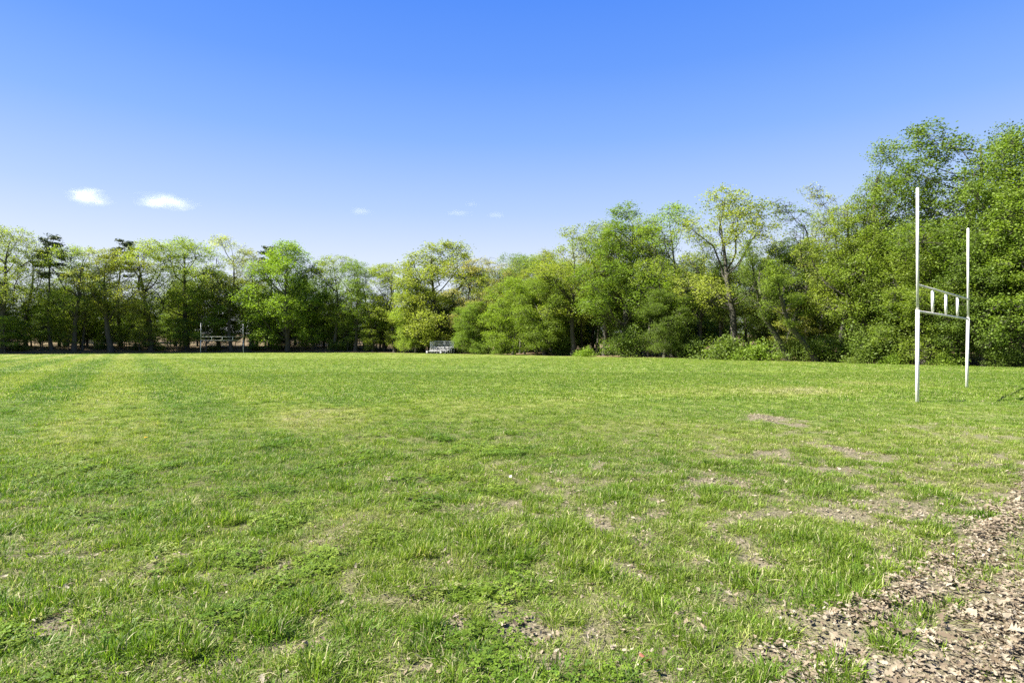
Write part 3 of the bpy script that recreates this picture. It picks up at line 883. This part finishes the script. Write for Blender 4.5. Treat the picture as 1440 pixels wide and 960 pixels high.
FRONT = [
 # far end, behind the far goal
 (2, 318, 3, 'oak', 90, YG, 'tall yellow-green oak at the outer end of the wood, past the flat-topped pine'),
 (38, 332, 5, 'airy', 70, YG, 'thin yellowish tree just beside the dark flat-topped pine, on its outer side'),
 (73, 331, 4, 'pine', 38, DG, 'dark flat-topped pine standing clear above the oaks, the one with the ragged open top'),
 (104, 346, 3, 'oak', 84, YG, 'broad yellow-green oak between the ragged pine and the big forked dark trunk'),
 (156, 352, 1.2, 'oak', 100, OL, 'oak with a thick dark trunk forking low in front of the wood'),
 (171, 337, 9, 'pine', 40, DG, 'pine whose dark tip shows just over the forked oak'),
 (214, 341, 3, 'oak', 100, YG, 'pale yellow-green rounded oak next to the forked dark-trunked oak'),
 (262, 336, 4, 'oak', 104, YG, 'pale wide oak with fine branching just outside the far goal'),
 (290, 405, 1.0, 'under', 44, BG, 'small bright green layered tree behind the near upright of the far goal'),
 (308, 385, 6, 'dense', 70, YG, 'yellow-green mid-height tree in the shade between the far goal posts'),
 (326, 332, 2.5, 'airy', 70, PG, 'tallest pale airy tree right behind the far goal'),
 (352, 352, 5, 'airy', 54, OL, 'loose olive tree between the far goal and the dense bright round tree'),
 (379, 346, 8, 'pine', 28, DG, 'pine tip peeping over the dense bright round tree'),
 (405, 344, 1.5, 'dense', 98, BG, 'dense round bright green tree rising beside the far goal'),
 (440, 372, 4, 'slim', 54, MG, 'slim green tree close behind the dense bright round tree'),
 (470, 358, 3, 'airy', 66, YG, 'upright yellow-green tree beyond the dense bright round tree, before the low gap'),
 (500, 366, 3, 'oak', 66, MG, 'mid green oak standing next to the low gap in the treetops'),
 (524, 380, 2.5, 'slim', 54, MG, 'short green tree at the low gap in the treetops'),
 # corner with the bleachers
 (556, 370, 2, 'airy', 64, YG, 'pale yellowish tree on the bleacher side of the low gap'),
 (585, 392, 1, 'dense', 54, YG, 'lower yellow-green tree just before the big dome-shaped one at the bleachers'),
 (622, 343, 2, 'dense', 116, OL, 'big dome-shaped yellow-green tree towering over the bleachers'),
 (655, 366, 3, 'airy', 66, TAN, 'tan-flushed loose tree leaning out of the dome-shaped tree'),
 (690, 362, 5, 'twiggy', 60, TAN, 'pale blossom-coloured twiggy tree beyond the bleachers'),
 (718, 366, 6, 'twiggy', 52, TAN, 'almost leafless grey twiggy tree behind the bright green bushy one'),
 (670, 425, 1.8, 'dense', 60, MG, 'dark-based bushy tree just beyond the bleachers'),
 (722, 392, .9, 'dense', 76, BG, 'bright mid-green bushy tree with foliage down to the grass, the one nearer the bleachers'),
 (766, 384, 1.2, 'dense', 72, MG, 'bushy tree with foliage down to the grass, before the thin dark trunk'),
 (540, 372, 5, 'slim', 60, YG, 'slender yellow-green tree rising out of the low gap in the treetops'),
 (778, 352, 3, 'airy', 54, OL, 'thin olive tree behind the bright bushy one, with a slender stem'),
 # long side
 (806, 322, 2.5, 'airy', 104, YG, 'airy yellow-green tree with a bare dark trunk and one long side limb'),
 (850, 312, 4, 'oak', 92, YG, 'yellow-green oak squeezed in front of the tall round-topped green tree'),
 (880, 290, 3, 'poplar', 118, MG, 'tall green tree with a lumpy round top'),
 (912, 306, 2, 'airy', 70, YG, 'bright lime tree beside the lumpy-topped tall green one'),
 (946, 285, 2.5, 'airy', 86, BG, 'narrow lime-green tree with a pointed domed top'),
 (934, 408, 1.0, 'dense', 72, GG, 'low dark green rounded tree standing out at the foot of the lime-green one'),
 (985, 330, 4, 'airy', 84, YG, 'half-hidden pale tree between the lime-green one and the big tan oak'),
 (1035, 270, 3, 'oak', 140, OL, 'big olive-tan oak with a broad rounded crown'),
 (1112, 345, 1.0, 'viny', 84, GG, 'leaning tree wrapped in dark vines below the olive-tan oak'),
 (1105, 285, 4, 'twiggy', 110, DG, 'dark open tree with gaps of sky beside the olive-tan oak'),
 (1150, 372, 1.0, 'viny', 90, MG, 'shorter vine-covered leaning tree near the sky gaps'),
 (1150, 262, 5, 'twiggy', 74, PG, 'thin half-bare tree reaching up between the tan oak and the tallest group'),
 (1182, 292, 3, 'oak', 100, YG, 'yellow-green oak at the foot of the tallest group, on the tan oak side'),
 (1218, 250, 3.5, 'poplar', 96, MG, 'fine-branched green tree forming the shoulder of the tallest group'),
 (1252, 205, 4, 'poplar', 116, MG, 'tall sparse-topped tree just behind the near upright of the close goal'),
 (1326, 172, 4, 'poplar', 175, GG, 'tallest tree of the wood, pointed, standing over the close goal'),
 (1300, 330, 1.5, 'dense', 115, MG, 'leafy mid-height tree seen through the bars of the close goal'),
 (1392, 190, 3.5, 'poplar', 120, GG, 'tall deep green tree just beyond the far upright of the close goal'),
 (1432, 188, 1.5, 'dense', 140, MG, 'dense dark green tree at the frame edge beyond the close goal'),
 (1385, 330, .8, 'dense', 100, GG, 'dense leafy lower tree beyond the far upright of the close goal'),
 (1480, 200, 2, 'poplar', 160, MG, 'outermost tall tree past the close goal, mostly out of view'),
]
for i, f in enumerate(FRONT):
    front(*f, var=i)

SHRUBS = [
 (823, 488, -.9, 'low', 1.0, BG, 'low bright rounded bush spilling onto the grass under the thin dark trunk'),
 (705, 476, .2, 'bush', 1.0, MG, 'shaded bush between the bleachers and the bright bushy tree'),
 (676, 476, .8, 'bush', 1.1, MG, 'dull green bush right beside the end of the bleachers'),
 (880, 455, 1.6, 'bush', 1.2, DG, 'tall grey-green shrub under the lumpy-topped tall tree'),
 (970, 470, 1.5, 'bush', 1.2, DG, 'shrub at the foot of the low dark rounded tree'),
 (1022, 472, -.3, 'low', 1.0, GG, 'green spreading bush below the big olive-tan oak, the side nearer the lime trees'),
 (1062, 480, -.3, 'low', 1.1, MG, 'green spreading bush below the vine-covered leaning tree'),
 (1120, 465, 1.5, 'bush', 1.2, DG, 'dark shrub under the shorter vine-covered tree'),
 (1165, 465, 1.6, 'bush', 1.2, DG, 'green shrub mound between the vine-covered trees and the compact dark green bush'),
 (1213, 490, -.5, 'low', .8, GG, 'compact dark green bush set forward on the grass before the close goal'),
 (1254, 496, -.2, 'low', .8, BG, 'yellowish low bush in front of the tallest group, near the compact dark one'),
 (1330, 494, 0, 'low', 1.0, MG, 'leafy low bush seen between the two posts of the close goal'),
 (1240, 445, 1.6, 'bush', 1.2, GG, 'tall green shrub just outside the near upright of the close goal'),
 (1420, 480, .6, 'bush', 1.3, GG, 'deep green shrub at the wood edge beyond the close goal'),
]
for i, f in enumerate(SHRUBS):
    front(*f, var=i)

# the rest of the wood, row upon row
def along(off, step, jit):
    """spots at a distance behind the wood's edge, one every `step` metres"""
    seg = np.diff(LINE, axis=0); ln = np.hypot(seg[:, 0], seg[:, 1]); cum = np.concatenate([[0], np.cumsum(ln)])
    out = []; s = step * 0.5
    while s < cum[-1]:
        i = int(np.searchsorted(cum, s) - 1); t = (s - cum[i]) / ln[i]
        p = LINE[i] + seg[i] * t; nrm = np.array([seg[i][1], -seg[i][0]]) / ln[i]
        q = p + nrm * off
        if sdist(q[:1], q[1:])[0] < 0: q = p - nrm * off
        q = q + np.array([random.uniform(-jit, jit), random.uniform(-jit, jit)])
        out.append((float(q[0]), float(q[1]))); s += step * random.uniform(.75, 1.25)
    return out
def in_view(x, y, m=6):
    return y > 8 and abs(x) < 0.93 * y + m
ZONES = [(-200, -45, 'wood behind the far goal'), (-45, -14, 'wood at the low treetop gap'), (-14, 12, 'wood behind the bleachers'),
         (12, 200, 'wood along the long side')]
def zone_name(x):
    for a, b, n in ZONES:
        if a <= x < b: return n
for off, step, jit in ((5.5, 4.6, 1.4), (9.5, 4.4, 1.6), (14, 4.6, 1.8)):
    for (x, y) in along(off, step, jit):
        if not in_view(x, y) or sdist(np.array([x]), np.array([y]))[0] < 3: continue
        if x < -14 and random.random() < .42: continue
        zn = zone_name(x)
        top = 15.5 if x > -45 else 20.5
        if -30 < x < -8: top = 13.0
        if -8 <= x < 20: top = 16.5
        if x > 20: top = 12.0
        plant(random.choice(['slim', 'slim', 'airy', 'oak', 'airy'] if x > -14 else ['slim', 'airy', 'airy', 'oak', 'under']), x, y, top * random.uniform(.75 if x > -14 else .5, 1.0), random.uniform(1.1, 1.5),
              random.choice([YG, MG, MG, YG, OL, BG] if x < 15 else [MG, GG, GG, OL]), 'slender dark-trunked tree standing inside the ' + zn, group='trees inside the ' + zn)
for off, step, jit in ((2.8, 3.2, 1.6), (6.5, 3.6, 1.6), (11, 3.2, 1.8)):
    for (x, y) in along(off, step, jit):
        sd = sdist(np.array([x]), np.array([y]))[0]
        if not in_view(x, y) or sd < (3.4 if x > -14 else (3.6 if -64 < x < -48 else 1.2)): continue
        if x > 5 and random.random() < .55: continue
        zn = zone_name(x); far = x < -14
        plant('under', x, y, random.uniform(3.5, 8.5), random.uniform(1.0, 1.6), random.choice([MG, GG, GG, DG, OL] if not far else [MG, BG, BG, YG, YG]),
              'small layered understorey tree at the edge of the ' + zn, group='small trees under the ' + zn)
for (x, y) in along(3.6, 4.0, 1.2):
    sd = sdist(np.array([x]), np.array([y]))[0]
    if not in_view(x, y) or sd < 1.0: continue
    if random.random() < .55: continue
    zn = zone_name(x)
    plant('bush', x, y, random.uniform(1.2, 2.6), random.uniform(.9, 1.5), random.choice([GG, DG, DG]),
          'leafy shrub filling the foot of the ' + zn, group='shrubs at the foot of the ' + zn)

# far rows that read as one mass
pp = []
for off in (17, 19, 22, 25, 29, 34, 40, 47, 55):
    for (x, y) in along(off, 4.2 + off * .03, 2.2):
        if in_view(x, y, 12): pp.append((x, y))
pp = np.array(pp); n = len(pp)
protos = []
for kd, v, colr in (('slim', 0, MG), ('dense', 0, MG), ('oak', 1, YG), ('under', 1, DG)):
    t = T[kd][v]
    # trunk and crown of one tree joined into one piece for the distant rows
    bm = bmesh.new(); bm.from_mesh(t['trunk']); nf = len(bm.faces); bm.from_mesh(t['crown'])
    bm.faces.ensure_lookup_table()
    for i in range(nf, len(bm.faces)): bm.faces[i].material_index = 1
    m2 = bpy.data.meshes.new('woodland_tree'); bm.to_mesh(m2); bm.free()
    m2.materials.append(M_BARK); m2.materials.append(M_FOL)
    o = bpy.data.objects.new('woodland_tree', m2); o.color = (*colr, 1); protos.append(o)
pk = rng.choice([0, 1, 1, 2, 3, 3, 3, 3], n)
sh = np.where(pp[:, 0] > -45, 0.82, 0.98) * np.where((pp[:, 0] > -45) & (pp[:, 0] < -5), 0.8, 1.0) * rng.uniform(.75, 1.0, n)
sh = np.where(pk == 3, sh * 0.9, sh)
wood = scatter('deep_wood', protos, np.stack([pp[:, 0], pp[:, 1], terrain(pp[:, 0], pp[:, 1])], 1),
               np.stack([np.zeros(n), np.zeros(n), rng.uniform(0, 6.28, n)], 1), np.stack([sh * 1.3, sh * 1.3, sh], 1), {'pick': pk}, None)
wood.color = (*MG, 1)
tag(wood, 'dim mass of trees deep in the wood behind the front rows', 'woodland', kind='stuff')

# ------------------------------------------------------------------ goals
def cyl_mesh(name, a, b, r, mat, seg=20, cap=True, bevel=True):
    a = Vector(a); b = Vector(b); d = (b - a); L = d.length
    bm = bmesh.new()
    bmesh.ops.create_cone(bm, cap_ends=cap, segments=seg, radius1=r, radius2=r, depth=L)
    if bevel:
        es = [e for e in bm.edges if e.is_boundary or len(e.link_faces) == 2 and any(len(f.verts) > 4 for f in e.link_faces)]
        bmesh.ops.bevel(bm, geom=es, offset=min(r * .35, .02), segments=2, affect='EDGES')
    mt = Matrix.Translation((a + b) / 2) @ d.to_track_quat('Z', 'Y').to_matrix().to_4x4()
    bmesh.ops.transform(bm, matrix=mt, verts=bm.verts)
    me = bpy.data.meshes.new(name); bm.to_mesh(me); bm.free()
    for p in me.polygons: p.use_smooth = len(p.vertices) <= 4
    me.materials.append(mat); return me

def make_goal(loc, dirv, W, label, lean_n, lean_f):
    """football and soccer goal in one: local x runs from the first post to the second"""
    root = empty('goal', loc, math.atan2(dirv[1], dirv[0]))
    tag(root, label, 'goal', 'goals at the two ends of the field')
    def part(name, *a, **k):
        return link(bpy.data.objects.new(name, cyl_mesh(name, *a, **k)), root)
    for x, ln in ((0.0, lean_n), (W, lean_f)):
        p = part('post', (x - ln[0], ln[1], -0.4), (x, 0, 2.47), 0.045, M_PAINT)
        part('upright', (x, 0, 2.475), (x, 0, 5.68 if x == 0 else 5.60), 0.033, M_PAINT)
        link(bpy.data.objects.new('collar', cyl_mesh('collar', (x, 0, 2.462), (x, 0, 2.50), 0.048, M_BAR)), p)
    part('crossbar', (0.03, 0, 2.41), (W - 0.03, 0, 2.41), 0.033, M_BAR)
    part('upper_bar', (-0.02, 0.004, 3.11), (W + 0.22, 0.004, 3.11), 0.031, M_BAR)
    for k in (1, 2, 3):
        x = W * k / 4
        part('strut', (x, 0.01, 2.452), (x, 0.01, 3.068), 0.036, M_PAINT)
    return root

NX, NY = gp(1290.3, 565.3); FX, FY = gp(1361.3, 545)
make_goal((NX, NY, tz(NX, NY)), (FX - NX, FY - NY), math.hypot(FX - NX, FY - NY),
          'tall white H-shaped goal close by, its posts rising in front of the tallest trees', (0.035, 0.0), (-0.06, 0.05))
gy0 = 109.0; cx = (312.5 - 720) / F * gy0; dv = Vector((0.93, 0.37)).normalized(); hw = 3.62
gxa, gya = cx - dv.x * hw, gy0 - dv.y * hw
make_goal((gxa, gya, tz(gxa, gya)), dv, 2 * hw, 'small distant white goal across the field, in front of the far wood', (0.06, 0), (-0.06, 0))

# ------------------------------------------------------------------ towable bleachers
def box_bm(bm, c, s, rot=None):
    m = Matrix.Translation(c) @ (rot or Matrix.Identity(4)) @ Matrix.Diagonal((*s, 1))
    bmesh.ops.create_cube(bm, size=1.0, matrix=m)
def bm_obj(name, bm, mat, parent):
    me = bpy.data.meshes.new(name); bm.to_mesh(me); bm.free(); me.materials.append(mat)
    return link(bpy.data.objects.new(name, me), parent)
def bar_bm(bm, a, b, t):
    a = Vector(a); b = Vector(b); d = b - a
    m = Matrix.Translation((a + b) / 2) @ d.to_track_quat('Z', 'Y').to_matrix().to_4x4() @ Matrix.Diagonal((t, t, d.length, 1))
    bmesh.ops.create_cube(bm, size=1.0, matrix=m)

bx, by = -11.75, 94.5
BL = empty('bleachers', (bx, by, tz(bx, by)), math.atan2(-0.42, 0.91))
tag(BL, 'towable aluminium bleachers with a railed back and white wheels at the wood edge', 'bleachers')
LB = 3.7            # local x along the benches, -y to the field
for k in range(4):
    z = 0.45 + 0.22 * k; yy = -1.25 + 0.62 * k
    bm = bmesh.new(); box_bm(bm, (0, yy, z), (LB, 0.26, 0.045)); bmesh.ops.bevel(bm, geom=bm.edges[:], offset=.01, segments=1, affect='EDGES')
    bm_obj('bench_seat', bm, M_ALU, BL)
    if k:
        bm = bmesh.new(); box_bm(bm, (0, yy - 0.31, z - 0.22), (LB, 0.28, 0.04)); bmesh.ops.bevel(bm, geom=bm.edges[:], offset=.01, segments=1, affect='EDGES')
        bm_obj('footboard', bm, M_ALU, BL)
for x in (-1.6, 0, 1.6):
    bm = bmesh.new()
    bar_bm(bm, (x, -1.5, 0.12), (x, 0.8, 0.12), .06)
    bar_bm(bm, (x, -1.45, 0.14), (x, 0.72, 1.04), .05)
    for k in range(4):
        yy = -1.25 + 0.62 * k; bar_bm(bm, (x, yy, 0.15), (x, yy, 0.425 + 0.22 * k), .045)
    bm_obj('support_frame', bm, M_GALV, BL)
# guard rail: back and both ends
def rail_panel(name, a, b, z0, z1, n):
    bm = bmesh.new(); a = Vector(a); b = Vector(b)
    for z, t in ((z0, .05), (z1, .055), ((z0 + z1) / 2, .035)):
        bar_bm(bm, (a.x, a.y, z), (b.x, b.y, z), t)
    for i in range(n + 1):
        p = a.lerp(b, i / n); big = i in (0, n // 2, n)
        bar_bm(bm, (p.x, p.y, z0 - (.8 if big else 0)), (p.x, p.y, z1 + (.012 if big else -.02)), .06 if big else .022)
    return bm_obj(name, bm, M_GALV, BL)
rail_panel('back_rail', (-LB / 2 - .03, 0.92), (LB / 2 + .03, 0.92), 1.08, 2.08, 28)
rail_panel('end_rail', (-LB / 2 - .06, -0.35), (-LB / 2 - .06, 0.86), 0.95, 2.02, 9)
rail_panel('end_rail', (LB / 2 + .06, -0.35), (LB / 2 + .06, 0.86), 0.95, 2.02, 9)
for x in (-1.7, 0.95):
    bm = bmesh.new()
    bmesh.ops.create_cone(bm, cap_ends=True, segments=28, radius1=.30, radius2=.30, depth=.16, matrix=Matrix.Translation((x, -1.62, .30)) @ Matrix.Rotation(R(90), 4, 'X'))
    es = [e for e in bm.edges if any(len(f.verts) > 4 for f in e.link_faces)]
    bmesh.ops.bevel(bm, geom=es, offset=.035, segments=3, affect='EDGES')
    w = bm_obj('wheel', bm, M_TYRE, BL)
    bm = bmesh.new()
    bmesh.ops.create_cone(bm, cap_ends=True, segments=24, radius1=.17, radius2=.14, depth=.03, matrix=Matrix.Translation((x, -1.715, .30)) @ Matrix.Rotation(R(90), 4, 'X'))
    bm_obj('rim', bm, M_RIM, w)

# ------------------------------------------------------------------ small things on the grass
def dandelion(px, py, label):
    x, y = gp(px, py)
    root = empty('dandelion', (x, y, tz(x, y)))
    tag(root, label, 'flower')
    link(bpy.data.objects.new('stalk', cyl_mesh('stalk', (0, 0, 0), (.005, .005, .085), .002, M_STALK, 6, bevel=False)), root)
    bm = bmesh.new()
    for ring, (rr, zz, n) in enumerate(((.026, .086, 18), (.018, .092, 14), (.009, .096, 9))):
        for i in range(n):
            a = 6.283 * i / n + ring * .2; c = Vector((math.cos(a), math.sin(a), 0)); s = Vector((-c.y, c.x, 0))
            v = [bm.verts.new(p) for p in (Vector((0, 0, .084)), c * rr * .7 + s * .004 + Vector((0, 0, zz)), c * rr + Vector((0, 0, zz + .001)), c * rr * .7 - s * .004 + Vector((0, 0, zz)))]
            bm.faces.new(v)
    bm_obj('flower_head', bm, M_YEL, root)
M_STALK = mat_plain('stalk', (0.12, 0.18, 0.05)); M_YEL = mat_plain('dandelion_yellow', (0.75, 0.52, 0.02))
dandelion(205, 622, 'single yellow dandelion far out on the mown stripes')

def single_leaf(px, py, scale, rot, col, label):
    x, y = gp(px, py)
    m = mat_plain('single_leaf', col)
    me = LEAVES[2].data.copy(); me.materials.clear(); me.materials.append(m)
    o = link(bpy.data.objects.new('dead_leaf', me)); o.location = (x, y, tz(x, y) + .07); o.rotation_euler = rot; o.scale = (scale,) * 3
    tag(o, label, 'leaf')
single_leaf(718, 677, .75, (.2, -.35, 1.2), (.62, .55, .45), 'single pale leaf lying alone out on the open grass')
single_leaf(903, 943, .5, (.5, .3, .3), (.34, .13, .07), 'reddish brown leaf on the grass close by')
single_leaf(912, 952, .7, (-.2, .7, 1.7), (.40, .17, .10), 'second reddish leaf, touching the first, nearer to the viewer')

# ------------------------------------------------------------------ clouds
def mat_cloud(seed, dens):
    m, nt, out = new_mat('cloud'); h = NT(nt)
    tc = h.n('ShaderNodeTexCoord')
    n = h.n('ShaderNodeTexNoise'); n.inputs['Scale'].default_value = 0.016; n.inputs['Detail'].default_value = 5; n.inputs['Roughness'].default_value = .6
    mp = h.n('ShaderNodeMapping'); mp.inputs['Location'].default_value = (seed * 91.0, seed * 37.0, 0); mp.inputs['Scale'].default_value = (.6, .6, 1.6)
    h.l(tc.outputs['Object'], mp.inputs[0]); h.l(mp.outputs[0], n.inputs['Vector'])
    g = h.n('ShaderNodeTexGradient', gradient_type='SPHERICAL')
    gm = h.n('ShaderNodeMapping'); gm.inputs['Location'].default_value = (-1, -1, -1); gm.inputs['Scale'].default_value = (2, 2, 2)
    h.l(tc.outputs['Generated'], gm.inputs[0]); h.l(gm.outputs[0], g.inputs['Vector'])
    f = h.math('ADD', h.math('MULTIPLY', g.outputs['Fac'], 1.25), h.math('MULTIPLY', h.math('SUBTRACT', n.outputs['Fac'], .5), 2.2))
    f = h.ramp(f, [(0.16, (0, 0, 0)), (0.5, (.16, .16, .16)), (0.95, (1, 1, 1))])
    v = h.n('ShaderNodeVolumePrincipled'); v.inputs['Color'].default_value = (1, 1, 1, 1); v.inputs['Anisotropy'].default_value = 0.1
    h.l(h.math('MULTIPLY', f, dens), v.inputs['Density']); h.l(v.outputs[0], out.inputs['Volume'])
    return m
def cloud(px, py, wpx, hpx, dens, seed, label, tilt=0.0):
    D = 2600.0
    bm = bmesh.new(); bmesh.ops.create_icosphere(bm, subdivisions=3, radius=1)
    r = np.random.default_rng(seed)
    for v in bm.verts: v.co *= 1 + .12 * math.sin(v.co.x * 3 + seed) 
    sx = wpx / 2 / F * D * 1.25; sz = hpx / 2 / F * D * 1.5
    for v in bm.verts: v.co = Vector((v.co.x * sx, v.co.y * sx * .7, v.co.z * sz + v.co.x * sx * tilt))
    o = bm_obj('cloud', bm, mat_cloud(seed, dens), None)
    o.location = ((px - 720) / F * D, D, CAM_H + (HOR - py) / F * D)
    tag(o, label, 'cloud', 'small clouds low in the sky')
cloud(124, 277, 62, 19, .0042, 1, 'bright wedge-shaped white cloud, the one nearest the outer end of the far wood', -.14)
cloud(232, 284, 90, 13, .0034, 2, 'long flat white cloud high above the far goal')
cloud(510, 297, 34, 10, .0016, 3, 'small faint cloud over the low gap in the treetops')
cloud(645, 300, 36, 8, .0012, 4, 'very faint wisp over the dome-shaped tree by the bleachers')
cloud(664, 287, 20, 7, .0017, 5, 'tiniest wisp, just above its neighbour over the dome-shaped tree')
cloud(698, 303, 26, 7, .0013, 6, 'faint thin wisp over the pale twiggy trees')

# ------------------------------------------------------------------ light, sky, camera
SKY_GAIN = 1.0 / (0.06 * 2 ** 2.1)
SUN_EL, SUN_AZ = 47.0, -94.0       # azimuth clockwise from +Y
sun_dir = Vector((math.sin(R(SUN_AZ)) * math.cos(R(SUN_EL)), math.cos(R(SUN_AZ)) * math.cos(R(SUN_EL)), math.sin(R(SUN_EL))))
sl = bpy.data.lights.new('sun', 'SUN'); sl.energy = 5.0; sl.angle = R(0.5); sl.color = (1, 0.95, 0.86)
so = link(bpy.data.objects.new('sun', sl)); so.rotation_euler = sun_dir.to_track_quat('Z', 'Y').to_euler()

w = bpy.data.worlds.new('World'); sc.world = w; w.use_nodes = True
nt = w.node_tree; nt.nodes.clear(); h = NT(nt)
sky = h.n('ShaderNodeTexSky', sky_type='NISHITA'); sky.sun_disc = False
sky.sun_elevation = R(SUN_EL); sky.sun_rotation = R(SUN_AZ); sky.air_density = 1.0; sky.dust_density = 0.4; sky.ozone_density = 2.0
hs = h.n('ShaderNodeHueSaturation'); hs.inputs['Saturation'].default_value = 1.0
h.l(sky.outputs[0], hs.inputs['Color'])
bg = h.n('ShaderNodeBackground'); bg.inputs['Strength'].default_value = 0.06
# the clear sky's own deepening from the pale horizon to a strong blue overhead
tcw = h.n('ShaderNodeTexCoord'); sx = h.n('ShaderNodeSeparateXYZ'); h.l(tcw.outputs['Generated'], sx.inputs[0])
grad = h.ramp(sx.outputs[2], [(0.0, (.95, .97, 1.0)), (0.127, (.78, .855, 1.0)), (0.222, (.49, .66, 1.0)), (0.333, (.255, .475, 1.0)),
                              (0.43, (.14, .35, 1.0)), (0.515, (.09, .285, .98)), (1.0, (.04, .16, .7))])
gs = h.n('ShaderNodeVectorMath', operation='SCALE'); gs.inputs['Scale'].default_value = SKY_GAIN; h.l(grad, gs.inputs[0])
skc = h.mix(0.95, hs.outputs[0], gs.outputs[0])
h.l(skc, bg.inputs['Color'])
wo = h.n('ShaderNodeOutputWorld'); h.l(bg.outputs[0], wo.inputs[0])

cd = bpy.data.cameras.new('camera'); cd.sensor_width = 36.0; cd.lens = 36.0 * F / 1440; cd.clip_end = 6000; cd.clip_start = 0.05
cd.shift_y = (HOR - 480.0) / 1440.0
co = link(bpy.data.objects.new('camera', cd)); co.location = (0, 0, CAM_H); co.rotation_euler = (R(90), 0, 0)
sc.camera = co

sc.view_settings.view_transform = 'Standard'; sc.view_settings.look = 'None'; sc.view_settings.gamma = 1
sc.view_settings.exposure = 2.1
sc.view_settings.use_curve_mapping = False
sc.cycles.max_bounces = 12; sc.cycles.diffuse_bounces = 7; sc.cycles.transmission_bounces = 7; sc.cycles.volume_bounces = 10
sc.cycles.volume_step_rate = 1.0; sc.cycles.volume_max_steps = 64
sc.cycles.use_denoising = False
